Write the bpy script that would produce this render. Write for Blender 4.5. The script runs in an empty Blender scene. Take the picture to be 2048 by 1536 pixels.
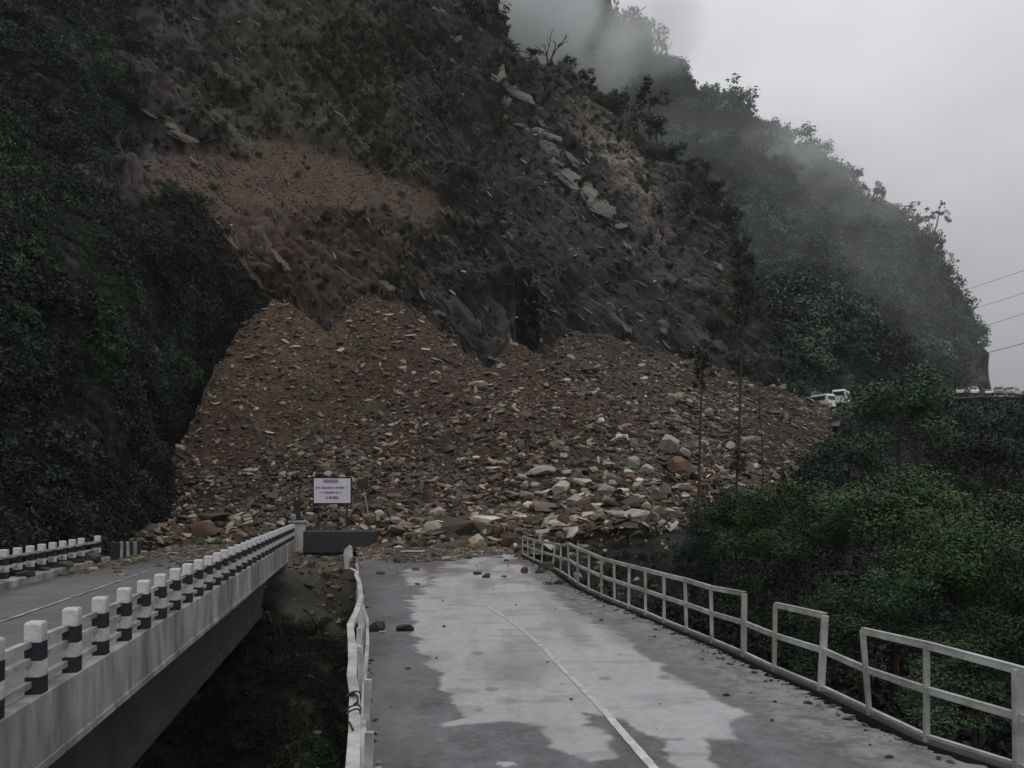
import bpy, bmesh, math, random
import numpy as np
from mathutils import Vector, Matrix, Euler
from mathutils.bvhtree import BVHTree

# ------------------------------------------------------------------ camera, sky, sun, exposure
S = bpy.context.scene
COL = S.collection
R = math.radians
random.seed(7)
rng = np.random.default_rng(7)

F, CX, HY, EYE = 1536.0, 1024.0, 992.0, 2.6       # focal length in photo pixels, centre column, eye-level row, eye height
cam_d = bpy.data.cameras.new('camera'); cam = bpy.data.objects.new('camera', cam_d); COL.objects.link(cam)
cam.location = (0, 0, EYE); cam.rotation_euler = (R(90), 0, 0)
cam_d.sensor_width = 36; cam_d.lens = 27; cam_d.shift_y = (HY - 768) / 2048
cam_d.clip_start = 0.1; cam_d.clip_end = 6000
S.camera = cam

SUN_EL, SUN_AZ = R(58), R(150)
world = bpy.data.worlds.new('World'); S.world = world; world.use_nodes = True
wn, wl = world.node_tree.nodes, world.node_tree.links
wn.clear()
sky = wn.new('ShaderNodeTexSky'); sky.sky_type = 'NISHITA'; sky.sun_disc = False
sky.sun_elevation = SUN_EL; sky.sun_rotation = SUN_AZ
bg1 = wn.new('ShaderNodeBackground'); bg1.inputs[1].default_value = 0.05
wl.new(sky.outputs[0], bg1.inputs[0])
tc = wn.new('ShaderNodeTexCoord'); sep = wn.new('ShaderNodeSeparateXYZ'); wl.new(tc.outputs['Generated'], sep.inputs[0])
ramp = wn.new('ShaderNodeValToRGB'); e = ramp.color_ramp.elements
e[0].position = 0.0; e[0].color = (0.17, 0.175, 0.185, 1)
e[1].position = 1.0; e[1].color = (1.12, 1.11, 1.14, 1)
for p, c in ((0.06, (0.27, 0.275, 0.29)), (0.20, (0.43, 0.43, 0.45)), (0.36, (0.66, 0.655, 0.685)), (0.50, (0.78, 0.775, 0.81)), (0.7, (0.86, 0.86, 0.885))):
    n = e.new(p); n.color = (*c, 1)
wl.new(sep.outputs[2], ramp.inputs[0])
mp = wn.new('ShaderNodeMapping'); mp.inputs['Scale'].default_value = (1.2, 1.2, 3.0); mp.inputs['Location'].default_value = (0.4, 0.0, 0.2)
wl.new(tc.outputs['Generated'], mp.inputs[0])
nz = wn.new('ShaderNodeTexNoise'); nz.inputs['Scale'].default_value = 1.6; nz.inputs['Detail'].default_value = 4; nz.inputs['Roughness'].default_value = 0.45
wl.new(mp.outputs[0], nz.inputs[0])
mr = wn.new('ShaderNodeMapRange'); mr.inputs[1].default_value = 0.3; mr.inputs[2].default_value = 0.7; mr.inputs[3].default_value = 0.86; mr.inputs[4].default_value = 1.15
wl.new(nz.outputs[0], mr.inputs[0])
mul = wn.new('ShaderNodeVectorMath'); mul.operation = 'SCALE'
wl.new(ramp.outputs[0], mul.inputs[0]); wl.new(mr.outputs[0], mul.inputs['Scale'])
bg2 = wn.new('ShaderNodeBackground'); wl.new(mul.outputs[0], bg2.inputs[0]); bg2.inputs[1].default_value = 1.0
mixw = wn.new('ShaderNodeMixShader'); mixw.inputs[0].default_value = 0.94
wl.new(bg1.outputs[0], mixw.inputs[1]); wl.new(bg2.outputs[0], mixw.inputs[2])
wo = wn.new('ShaderNodeOutputWorld'); wl.new(mixw.outputs[0], wo.inputs[0])

sun_d = bpy.data.lights.new('sun', 'SUN'); sun_d.energy = 0.6; sun_d.angle = R(35); sun_d.color = (1.0, 0.97, 0.94)
sun = bpy.data.objects.new('sun', sun_d); COL.objects.link(sun)
sun.rotation_euler = (R(90) - SUN_EL, 0, R(180) - SUN_AZ)
S.view_settings.view_transform = 'Standard'; S.view_settings.look = 'None'
S.view_settings.gamma = 1.0; S.view_settings.exposure = 0.14; S.view_settings.use_curve_mapping = False
S.render.engine = 'CYCLES'
cy = S.cycles
cy.use_denoising = True; cy.max_bounces = 6; cy.diffuse_bounces = 2; cy.glossy_bounces = 2; cy.volume_bounces = 5
cy.transparent_max_bounces = 8; cy.use_adaptive_sampling = True; cy.adaptive_threshold = 0.02
cy.caustics_reflective = False; cy.caustics_refractive = False

# ------------------------------------------------------------------ small helpers
def P(px, py, Y):
    return np.stack([(np.asarray(px, float) - CX) / F * Y, np.asarray(Y, float) + 0 * np.asarray(px, float), EYE - (np.asarray(py, float) - HY) / F * Y], -1)
def G(px, py, z=0.0):                       # the point of the level plane z that the photo shows at (px, py)
    Y = F * (EYE - z) / (py - HY)
    return Vector(((px - CX) / F * Y, Y, z))
def tag(o, label=None, cat=None, group=None, kind=None):
    for k, v in (('label', label), ('category', cat), ('group', group), ('kind', kind)):
        if v: o[k] = v
    return o
def link(name, me, mat=None, parent=None, loc=None, rot=None, scale=None):
    o = bpy.data.objects.new(name, me); COL.objects.link(o)
    if mat is not None and me is not None and len(me.materials) == 0: me.materials.append(mat)
    if parent: o.parent = parent
    if loc is not None: o.location = loc
    if rot is not None: o.rotation_euler = rot
    if scale is not None: o.scale = scale
    return o
def empty(name, loc=(0, 0, 0), rz=0):
    o = bpy.data.objects.new(name, None); COL.objects.link(o); o.location = loc; o.rotation_euler = (0, 0, rz); o.empty_display_size = 0.3
    return o
def npmesh(name, V, Fc, smooth=False):
    V = np.asarray(V, np.float32); Fc = np.asarray(Fc, np.int32); k = Fc.shape[1]
    me = bpy.data.meshes.new(name)
    me.vertices.add(len(V)); me.vertices.foreach_set('co', V.ravel())
    me.loops.add(Fc.size); me.loops.foreach_set('vertex_index', Fc.ravel())
    me.polygons.add(len(Fc)); me.polygons.foreach_set('loop_start', np.arange(0, Fc.size, k, dtype=np.int32))
    me.update(calc_edges=True)
    if smooth: me.polygons.foreach_set('use_smooth', np.ones(len(Fc), bool))
    return me
def vcol(me, C, name='tint'):
    a = me.color_attributes.new(name, 'FLOAT_COLOR', 'POINT')
    C = np.asarray(C, np.float32)
    if C.shape[1] == 3: C = np.concatenate([C, np.ones((len(C), 1), np.float32)], 1)
    a.data.foreach_set('color', C.ravel())
def grid_faces(nu, nv):
    i = np.arange(nu - 1)[:, None] * nv + np.arange(nv - 1)[None, :]
    i = i.ravel()
    return np.stack([i, i + nv, i + nv + 1, i + 1], 1)
def _h(x, y, z, s):
    n = (x.astype(np.int64) * 374761393 + y.astype(np.int64) * 668265263 + z.astype(np.int64) * 2147483647 + s * 1274126177) & 0xffffffff
    n = ((n ^ (n >> 13)) * 1274126177) & 0xffffffff
    n = (n ^ (n >> 16)) & 0xffffffff
    return n / 4294967295.0
def vnoise(p, s=0):
    i = np.floor(p).astype(np.int64); f = p - i; f = f * f * (3 - 2 * f); r = 0
    for dx in (0, 1):
        for dy in (0, 1):
            for dz in (0, 1):
                w = (f[:, 0] if dx else 1 - f[:, 0]) * (f[:, 1] if dy else 1 - f[:, 1]) * (f[:, 2] if dz else 1 - f[:, 2])
                r = r + w * _h(i[:, 0] + dx, i[:, 1] + dy, i[:, 2] + dz, s)
    return r * 2 - 1
def fbm(p, o=4, s=0, g=0.5):
    r, a, t = 0, 1.0, 0
    for k in range(o):
        r = r + a * vnoise(p * 2 ** k + 17.3 * k, s + k); t += a; a *= g
    return r / t
def sstep(a, b, x):
    t = np.clip((x - a) / (b - a), 0, 1); return t * t * (3 - 2 * t)

# ------------------------------------------------------------------ materials
def mat(name, col=(0.5, 0.5, 0.5), rough=0.8, spec=0.3, var=0.15, nscale=3.0, bump=0.0, bscale=8.0, attr=None, detail=5, metal=0.0, rand=0.0, second=None, obj=True, stretch=None):
    m = bpy.data.materials.new(name); m.use_nodes = True
    N, L = m.node_tree.nodes, m.node_tree.links
    b = N['Principled BSDF']; b.inputs['Roughness'].default_value = rough; b.inputs['Specular IOR Level'].default_value = spec; b.inputs['Metallic'].default_value = metal
    tcn = N.new('ShaderNodeTexCoord'); co = tcn.outputs['Object'] if obj else N.new('ShaderNodeNewGeometry').outputs['Position']
    no = N.new('ShaderNodeTexNoise'); no.inputs['Scale'].default_value = nscale; no.inputs['Detail'].default_value = detail; no.inputs['Roughness'].default_value = 0.6
    L.new(co, no.inputs['Vector'])
    if stretch:
        mpp = N.new('ShaderNodeMapping'); mpp.inputs['Scale'].default_value = stretch; L.new(co, mpp.inputs[0]); co = mpp.outputs[0]
        L.new(co, no.inputs['Vector'])
    if attr:
        c = N.new('ShaderNodeAttribute'); c.attribute_name = attr; base = c.outputs['Color']
    else:
        c = N.new('ShaderNodeRGB'); c.outputs[0].default_value = (*col, 1); base = c.outputs[0]
    if second:
        mx = N.new('ShaderNodeMix'); mx.data_type = 'RGBA'
        rr = N.new('ShaderNodeMapRange'); rr.inputs[1].default_value = 0.4; rr.inputs[2].default_value = 0.62
        n2 = N.new('ShaderNodeTexNoise'); n2.inputs['Scale'].default_value = nscale * 0.37; n2.inputs['Detail'].default_value = 6
        L.new(co, n2.inputs['Vector']); L.new(n2.outputs[0], rr.inputs[0]); L.new(rr.outputs[0], mx.inputs[0])
        L.new(base, mx.inputs[6]); mx.inputs[7].default_value = (*second, 1); base = mx.outputs[2]
    mrn = N.new('ShaderNodeMapRange'); mrn.inputs[1].default_value = 0.3; mrn.inputs[2].default_value = 0.7
    mrn.inputs[3].default_value = 1 - var; mrn.inputs[4].default_value = 1 + var
    L.new(no.outputs[0], mrn.inputs[0]); fac = mrn.outputs[0]
    if rand:
        oi = N.new('ShaderNodeObjectInfo'); pw = N.new('ShaderNodeMath'); pw.operation = 'POWER'; pw.inputs[1].default_value = 4.0
        L.new(oi.outputs['Random'], pw.inputs[0])
        rm = N.new('ShaderNodeMapRange'); rm.inputs[3].default_value = 1 - rand * 0.42; rm.inputs[4].default_value = 1 + rand * 2.2
        L.new(pw.outputs[0], rm.inputs[0])
        mm = N.new('ShaderNodeMath'); mm.operation = 'MULTIPLY'; L.new(fac, mm.inputs[0]); L.new(rm.outputs[0], mm.inputs[1]); fac = mm.outputs[0]
    sc = N.new('ShaderNodeVectorMath'); sc.operation = 'SCALE'; L.new(base, sc.inputs[0]); L.new(fac, sc.inputs['Scale'])
    L.new(sc.outputs[0], b.inputs['Base Color'])
    if bump:
        nb = N.new('ShaderNodeTexNoise'); nb.inputs['Scale'].default_value = bscale; nb.inputs['Detail'].default_value = 8; nb.inputs['Roughness'].default_value = 0.65
        L.new(co, nb.inputs['Vector'])
        bp = N.new('ShaderNodeBump'); bp.inputs['Strength'].default_value = bump; bp.inputs['Distance'].default_value = 0.05
        L.new(nb.outputs[0], bp.inputs['Height']); L.new(bp.outputs[0], b.inputs['Normal'])
    return m
M = dict(
    hill=mat('hill_rock_and_soil', rough=0.85, spec=0.25, var=0.45, nscale=0.9, bump=1.0, bscale=1.6, attr='tint', detail=8, obj=False),
    debris=mat('debris_soil', rough=0.95, spec=0.1, var=0.4, nscale=2.2, bump=1.0, bscale=3.0, attr='tint', detail=8, obj=False),
    ground=mat('ravine_earth', rough=0.95, spec=0.1, var=0.4, nscale=0.8, bump=0.8, bscale=3, attr='tint', obj=False),
    road=mat('worn_asphalt', rough=0.6, spec=0.3, var=0.10, nscale=7, bump=0.25, bscale=40, attr='tint', obj=False),
    rock=mat('broken_shale', (0.096, 0.081, 0.061), 0.8, 0.3, 0.3, 2.0, 0.5, 6, rand=1.0),
    rock_pale=mat('pale_rock', (0.31, 0.285, 0.24), 0.75, 0.3, 0.25, 2.0, 0.5, 6, rand=0.45),
    rock_dark=mat('dark_wet_rock', (0.022, 0.021, 0.021), 0.6, 0.4, 0.3, 2.0, 0.5, 6, rand=0.3),
    rock_brown=mat('brown_rock', (0.090, 0.060, 0.040), 0.85, 0.2, 0.3, 2.0, 0.5, 6, rand=0.5),
    slab=mat('pale_bedrock', (0.165, 0.153, 0.135), 0.8, 0.3, 0.35, 0.8, 0.8, 4, second=(0.07, 0.065, 0.06)),
    slab_tan=mat('tan_bedrock', (0.115, 0.098, 0.076), 0.85, 0.25, 0.35, 0.8, 0.8, 4, second=(0.07, 0.058, 0.048)),
    concrete=mat('weathered_concrete', (0.34, 0.335, 0.325), 0.85, 0.25, 0.36, 1.8, 0.4, 14, second=(0.185, 0.18, 0.165), stretch=(1, 1.6, 0.55)),
    concrete_dark=mat('dark_concrete', (0.075, 0.077, 0.078), 0.8, 0.3, 0.3, 1.0, 0.4, 10),  # darker concrete tone for slabs, girders and abutment
    rail_conc=mat('painted_concrete_rail', (0.36, 0.355, 0.35), 0.8, 0.3, 0.3, 4, 0.3, 20, second=(0.22, 0.215, 0.2)),
    steel=mat('white_painted_steel', (0.37, 0.385, 0.37), 0.55, 0.4, 0.3, 4, 0.25, 25, second=(0.25, 0.245, 0.22)),
    steel_left=mat('dull_white_painted_steel', (0.44, 0.44, 0.44), 0.55, 0.4, 0.3, 5, 0.25, 25, second=(0.30, 0.285, 0.26)),
    iron=mat('dark_iron', (0.02, 0.02, 0.022), 0.6, 0.4, 0.2, 4),
    paint_line=mat('road_line_paint', (0.46, 0.45, 0.45), 0.7, 0.3, 0.3, 5, attr='tint'),
    white=mat('white_sign_sheet', (0.60, 0.57, 0.66), 0.5, 0.4, 0.05, 2),
    sign_red=mat('dull_red_sign_print', (0.26, 0.20, 0.25), 0.5, 0.4, 0.05, 2),
    sign_ink=mat('dark_sign_print', (0.10, 0.085, 0.14), 0.5, 0.4, 0.05, 2),
    leaf_dark=mat('dark_leaves', (0.017, 0.030, 0.014), 0.6, 0.2, 0.6, 0.22, rand=0.8, second=(0.012, 0.014, 0.013), obj=False),
    leaf_green=mat('green_leaves', (0.036, 0.080, 0.015), 0.55, 0.25, 0.4, 0.5, rand=0.4, obj=False, second=(0.028, 0.056, 0.020)),
    leaf_deep=mat('deep_green_leaves', (0.018, 0.042, 0.018), 0.55, 0.3, 0.4, 0.5, rand=0.5, obj=False),
    leaf_far=mat('far_forest_leaves', (0.042, 0.088, 0.050), 0.7, 0.2, 0.5, 0.05, rand=0.9, obj=False, second=(0.032, 0.050, 0.036)),
    grass=mat('dry_grass', (0.045, 0.043, 0.024), 0.8, 0.2, 0.4, 0.5, rand=0.7, obj=False, second=(0.028, 0.032, 0.017)),
    bark=mat('bark', (0.05, 0.042, 0.036), 0.9, 0.15, 0.3, 3, 0.5, 12),
    bark_pale=mat('pale_bark', (0.20, 0.19, 0.18), 0.9, 0.15, 0.3, 3, 0.5, 12),
    car_white=mat('white_car_paint', (0.72, 0.73, 0.74), 0.35, 0.5, 0.03, 1),
    car_grey=mat('grey_car_paint', (0.20, 0.21, 0.22), 0.35, 0.5, 0.03, 1),
    car_silver=mat('silver_car_paint', (0.42, 0.43, 0.43), 0.35, 0.5, 0.03, 1),
    glass=mat('dark_window_glass', (0.03, 0.035, 0.04), 0.15, 0.6, 0.0, 1),
    tyre=mat('tyre_rubber', (0.02, 0.02, 0.02), 0.9, 0.2, 0.1, 4),
    lamp=mat('lamp_glass', (0.5, 0.5, 0.48), 0.25, 0.6, 0.0, 1),
    red_lamp=mat('red_lamp_glass', (0.3, 0.03, 0.02), 0.3, 0.5, 0.0, 1),
    wire=mat('cable_sheath', (0.05, 0.05, 0.055), 0.7, 0.3, 0.1, 1),
    black=mat('black_paint', (0.018, 0.019, 0.024), 0.6, 0.35, 0.2, 4),
)
def band_material():                                   # painted bands: white, black, white, black from the top of each post
    m = mat('banded_post_paint', (0.5, 0.5, 0.5), 0.7, 0.3, 0.34, 7, 0.25, 22)
    N, L = m.node_tree.nodes, m.node_tree.links
    t = N.new('ShaderNodeTexCoord'); s = N.new('ShaderNodeSeparateXYZ'); L.new(t.outputs['Object'], s.inputs[0])
    nn = N.new('ShaderNodeTexNoise'); nn.inputs['Scale'].default_value = 14; L.new(t.outputs['Object'], nn.inputs['Vector'])
    ad = N.new('ShaderNodeMath'); ad.operation = 'MULTIPLY_ADD'; ad.inputs[1].default_value = 0.022; L.new(nn.outputs[0], ad.inputs[0]); L.new(s.outputs[2], ad.inputs[2])
    r = N.new('ShaderNodeValToRGB'); r.color_ramp.interpolation = 'CONSTANT'; el = r.color_ramp.elements
    mpn = N.new('ShaderNodeMapRange'); mpn.inputs[1].default_value = 0.0; mpn.inputs[2].default_value = 0.87; L.new(ad.outputs[0], mpn.inputs[0]); L.new(mpn.outputs[0], r.inputs[0])
    B, W = (0.022, 0.023, 0.03, 1), (0.46, 0.455, 0.45, 1)
    el[0].position = 0; el[0].color = B; el[1].position = 0.25; el[1].color = W
    n = el.new(0.47); n.color = B
    n = el.new(0.72); n.color = W
    for l in list(m.node_tree.links):
        if l.from_node.type == 'RGB': tgt = l.to_socket; L.remove(l); L.new(r.outputs[0], tgt); break
    return m
M['post'] = band_material()

# ------------------------------------------------------------------ smooth depth surfaces from surveyed points (inverse depth is linear on planes)
class TPS:
    def __init__(s, pts, lam=1e-3):
        A = np.array(pts, float); s.c = A[:, :2] / 500.0; v = 1.0 / A[:, 2]; n = len(A)
        d = np.linalg.norm(s.c[:, None] - s.c[None], axis=2)
        K = np.where(d > 0, d * d * np.log(d + 1e-12), 0) + lam * np.eye(n)
        Q = np.c_[np.ones(n), s.c]
        Mx = np.zeros((n + 3, n + 3)); Mx[:n, :n] = K; Mx[:n, n:] = Q; Mx[n:, :n] = Q.T
        s.w = np.linalg.solve(Mx, np.r_[v, 0, 0, 0]); s.lo, s.hi = v.min() * 0.8, v.max() * 1.3
    def __call__(s, px, py):
        sh = np.shape(px); q = np.c_[np.ravel(px), np.ravel(py)] / 500.0; out = np.empty(len(q))
        for a in range(0, len(q), 50000):
            qq = q[a:a + 50000]; d = np.linalg.norm(qq[:, None] - s.c[None], axis=2)
            out[a:a + 50000] = (d * d * np.log(d + 1e-12)) @ s.w[:-3] + s.w[-3] + qq @ s.w[-2:]
        return (1.0 / np.clip(out, s.lo, s.hi)).reshape(sh)
def interp(tab, x):
    t = np.array(tab, float); return np.interp(x, t[:, 0], t[:, 1])
def grid_normals(V):
    du = np.gradient(V, axis=0); dv = np.gradient(V, axis=1); n = np.cross(du, dv)
    n /= np.linalg.norm(n, axis=2, keepdims=True) + 1e-9
    flip = (np.sum(n * (V - np.array([0, 0, EYE])), axis=2) > 0)
    n[flip] *= -1
    return n
class Terrain: pass
def surface(tps, px_arr, bot, top, nv, back, disp, pw=1.0, lower=None):
    u = px_arr; v = np.linspace(0, 1, nv) ** pw
    b, t = interp(bot, u), interp(top, u)
    PX = np.repeat(u[:, None], nv, 1); PY = b[:, None] + (t - b)[:, None] * v[None]
    Y = tps(PX, PY); V = P(PX, PY, Y)
    n = grid_normals(V)
    D = disp(V.reshape(-1, 3), PX.ravel(), PY.ravel()).reshape(PX.shape)
    V = V + n * D[..., None]
    rows, pr = [V], [np.stack([PX, PY], -1)]
    last = V[:, -1]
    for dy, dz in back:                                # the land beyond the crest
        q = last.copy(); k = 1 + q[:, 1:2] * 0
        q[:, 1] += dy; q[:, 0] += dy * (last[:, 0] / last[:, 1]) * 0.6; q[:, 2] += dz
        rows.append(q[:, None]); pr.append(np.stack([PX[:, -1], PY[:, -1]], -1)[:, None])
    if lower is not None:
        q = V[:, 0].copy(); q[:, 2] += lower[1]; q[:, 1] += lower[0]
        rows.insert(0, q[:, None]); pr.insert(0, pr[0][:, :1])
    V = np.concatenate(rows, 1); pr = np.concatenate(pr, 1)
    T = Terrain(); T.nu, T.nv = V.shape[:2]; T.V = V.reshape(-1, 3); T.px, T.py = pr.reshape(-1, 2).T
    T.F = grid_faces(T.nu, T.nv)
    a, b_, c, d = (T.V[T.F[:, k]] for k in range(4))
    T.fn = np.cross(c - a, d - b_); T.area = np.linalg.norm(T.fn, axis=1) / 2; T.fn /= (2 * T.area[:, None] + 1e-9)
    cen = (a + c) / 2; fl = np.sum(T.fn * (cen - np.array([0, 0, EYE])), axis=1) > 0; T.fn[fl] *= -1; T.cen = cen
    T.fpx, T.fpy = T.px[T.F[:, 0]], T.py[T.F[:, 0]]
    return T
def sample(T, n, w):
    p = T.area * w; p = p / p.sum(); i = rng.choice(len(p), n, p=p)
    a, b_, c, d = (T.V[T.F[i, k]] for k in range(4)); s, t = rng.random((2, n, 1))
    return (a * (1 - s) + b_ * s) * (1 - t) + (d * (1 - s) + c * s) * t, T.fn[i], T.fpx[i], T.fpy[i]

# --- the near mountainside
hill_tps = TPS([
    (-900, 1200, 13), (-900, 700, 17), (-900, 300, 22), (-900, -200, 34), (-900, -600, 44),
    (-400, 1200, 20), (-400, 800, 25), (-400, 430, 32), (-400, 380, 38), (-400, 0, 50), (-400, -500, 66),
    (0, 1200, 28), (0, 1000, 31), (0, 700, 37), (0, 430, 42), (0, 385, 50), (0, 200, 58), (0, 0, 68), (0, -500, 92),
    (200, 1150, 39), (200, 900, 41), (200, 650, 46), (200, 420, 51), (200, 360, 58), (200, 100, 74), (200, -400, 104),
    (340, 1050, 53), (270, 1000, 46), (340, 800, 58), (340, 560, 59), (340, 400, 60), (360, 350, 68), (340, 100, 84),
    (420, 900, 63), (460, 720, 65), (450, 520, 63), (400, 440, 64), (480, 400, 74), (480, 200, 92), (480, 0, 108), (480, -500, 150),
    (560, 980, 70), (540, 640, 70), (560, 560, 72), (600, 420, 80), (640, 330, 92), (700, 100, 112), (700, -400, 155),
    (700, 980, 72), (650, 640, 71), (700, 560, 78), (760, 430, 86), (860, 420, 90), (880, 200, 108), (900, -60, 132), (900, -400, 160),
    (900, 1000, 72), (900, 640, 72), (960, 720, 66), (1000, 520, 78), (1000, 300, 96), (1000, 100, 116),
    (1060, 690, 70), (1060, 620, 76), (1120, 130, 124), (1120, 400, 94), (1150, 640, 72), (1200, 190, 124), (1200, 500, 86),
    (1250, 700, 73), (1300, 300, 120), (1300, 480, 96), (1400, 740, 77), (1400, 370, 116), (1400, 560, 94),
    (1480, 500, 108), (1500, 700, 86), (1540, 790, 84), (1200, 1000, 80), (1500, 1000, 90)], 2e-3)
HILL_TOP = [(-900, -650), (690, -650), (900, -240), (980, -40), (1010, 90), (1045, 128), (1130, 136), (1200, 190), (1262, 262), (1330, 310), (1400, 372), (1450, 420), (1482, 505), (1510, 595), (1540, 700), (1566, 800)]
HILL_BOT = [(-900, 1400), (0, 1260), (240, 1160), (330, 1080), (420, 1010), (1400, 1010), (1566, 960)]
def strata(V):
    a = V[:, 0] * 0.74 + V[:, 2] * 0.67; b = V[:, 0] * 0.67 - V[:, 2] * 0.74
    return a, b
def hill_disp(V, px, py):
    a, b = strata(V)
    q = np.stack([a / 3.2, V[:, 1] / 14, b / 13], 1)
    w = fbm(V / 22.0, 2, 5)
    lay = np.abs(fbm(q + w[:, None] * 1.2, 4, 11)) * -1
    lay2 = fbm(np.stack([a / 0.95, V[:, 1] / 4, b / 4.5], 1), 4, 23)
    lump = fbm(V / 3.0, 4, 31)
    big = fbm(V / 11.0, 3, 41)
    veg = lobe_mask(px, py)
    fan = fan_mask(px, py)
    rk = (1 - veg) * (1 - 0.93 * fan)
    c = a / 2.1 + 1.6 * w + 0.9 * fbm(V / 7.0, 3, 47); cf = np.floor(c); fr_ = c - cf
    ledge = (fr_ - 0.5) * (0.4 + 1.3 * _h(cf, np.floor(b / 9.0 + _h(cf, cf, cf, 3) * 5), cf * 0, 7))
    c2 = a / 0.62 + 1.1 * fbm(V / 2.4, 3, 53); cf2 = np.floor(c2)
    ledge2 = (c2 - cf2 - 0.5) * (0.2 + 1.0 * _h(cf2, np.floor(b / 2.6 + _h(cf2, cf2, cf2, 5) * 5), cf2 * 0, 9))
    blk = np.round(fbm(V / 1.7, 2, 57) * 3) / 3
    rough = fbm(V / 0.75, 3, 59)
    return big * (2.2 * (1 - 0.8 * fan)) + rk * (lay * 2.6 + 0.9 + lay2 * 0.6 + ledge * 1.7 + ledge2 * 0.75 + blk * 0.30 + rough * 0.28) + lump * (0.35 + 0.95 * veg - 0.28 * fan) + veg * fbm(V / 1.1, 3, 58) * 0.35 + cave(px, py)
def cave(px, py):                                      # two dark hollows under the cliff foot
    g = lambda x, y, sx, sy: np.exp(-((px - x) / sx) ** 2 - ((py - y) / sy) ** 2)
    return -6.5 * g(1058, 645, 24, 44) - 2.2 * g(975, 650, 50, 45) - 3.5 * g(650, 615, 40, 30) - 4 * g(1130, 600, 30, 30) + 3 * g(1020, 590, 60, 18) + 2 * g(1150, 560, 60, 16)
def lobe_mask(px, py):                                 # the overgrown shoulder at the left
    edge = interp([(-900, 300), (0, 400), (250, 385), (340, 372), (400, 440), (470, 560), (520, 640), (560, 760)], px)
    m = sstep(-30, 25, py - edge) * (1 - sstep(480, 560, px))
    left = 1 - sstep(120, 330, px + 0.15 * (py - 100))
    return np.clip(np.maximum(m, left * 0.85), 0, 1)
def fan_mask(px, py):                                  # smooth brown scree under the old scar
    q_ = np.stack([px / 55, py / 40, 0 * px], 1); w1 = fbm(q_, 4, 481); px = px + 60 * w1; py = py + 38 * fbm(q_ + 9.1, 4, 483)
    top = interp([(280, 360), (380, 300), (560, 285), (700, 320), (900, 400), (960, 440)], px)
    bot = interp([(280, 372), (420, 425), (620, 405), (830, 440), (960, 450)], px)
    return sstep(-14, 14, py - top) * sstep(-14, 14, bot - py) * sstep(270, 330, px) * (1 - sstep(880, 960, px))
hill_px = np.concatenate([np.linspace(-900, 0, 90, endpoint=False), np.linspace(0, 1566, 680)])
hill = surface(hill_tps, hill_px, HILL_BOT, HILL_TOP, 560, [(3, 0.6), (12, -1), (40, -12), (90, -60)], hill_disp)
def mixc(a, b, t):
    return a * (1 - t[:, None]) + np.array(b)[None] * t[:, None]
def hill_colour(T):
    V, px, py = T.V, T.px, T.py
    a, b = strata(V); n1 = fbm(V / 6, 4, 51); n2 = fbm(np.stack([a / 1.6, V[:, 1] / 8, b / 7], 1), 4, 61); n3 = fbm(V / 1.4, 3, 71)
    C = np.tile(np.array([[0.038, 0.035, 0.034]]), (len(V), 1))
    C = mixc(C, (0.090, 0.081, 0.074), sstep(0.15, 0.5, n2) * 0.8)
    C = mixc(C, (0.014, 0.014, 0.015), sstep(0.0, 0.4, -n2) * 0.8)
    g = lambda x, y, sx, sy, an=0: np.exp(-(((px - x) * math.cos(an) + (py - y) * math.sin(an)) / sx) ** 2 - ((-(px - x) * math.sin(an) + (py - y) * math.cos(an)) / sy) ** 2)
    C = mixc(C, (0.045, 0.044, 0.026), np.clip(g(640, 170, 260, 190) * 1.1 + n1 * 0.5, 0, 1) * 0.8)          # olive moss and dry grass
    C = mixc(C, (0.064, 0.045, 0.031), np.clip(g(560, 480, 330, 130) * 1.2 + n1 * 0.5, 0, 1) * 0.85)        # brown rubbly ground
    C = mixc(C, (0.036, 0.027, 0.025), np.clip(g(330, 160, 130, 200) + n1 * 0.6, 0, 1) * 0.6)
    C = mixc(C, (0.032, 0.030, 0.032), np.clip(g(1050, 380, 260, 170, 0.9) + n1 * 0.4, 0, 1) * 0.55)         # grey violet shale
    C = mixc(C, (0.056, 0.039, 0.026), fan_mask(px, py) * (0.80 + 0.25 * n3))
    C = mixc(C, (0.072, 0.045, 0.026), fan_mask(px, py) * np.clip(n1 + .35, 0, 1) * .8)
    scar = np.clip(g(1245, 350, 190, 48, 0.98) * 1.5 + 0.5 * n1 - 0.25, 0, 1)
    C = mixc(C, (0.155, 0.137, 0.120), scar * .95)
    C = mixc(C, (0.11, 0.10, 0.072), np.clip(g(1165, 215, 46, 34) * 1.6 - 0.3 + 0.3 * n3, 0, 1))
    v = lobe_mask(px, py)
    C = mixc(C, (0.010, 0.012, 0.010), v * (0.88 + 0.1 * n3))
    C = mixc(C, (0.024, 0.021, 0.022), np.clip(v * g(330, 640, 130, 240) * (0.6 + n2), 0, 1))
    edge = sstep(-60, -5, interp(HILL_TOP, px) - py + 5 * n1 * 6) * (px > 930)                               # turf along the crest
    C = mixc(C, (0.030, 0.036, 0.022), edge * 0.85)
    C = mixc(C, (0.030, 0.038, 0.028), np.clip(g(1440, 560, 70, 170), 0, 1) * 0.8)
    return np.clip(C * (1 + 0.35 * n3[:, None]), 0.003, 1)
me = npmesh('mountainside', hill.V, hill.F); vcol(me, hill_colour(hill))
hill_o = link('mountainside', me, M['hill']); tag(hill_o, kind='structure')

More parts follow.
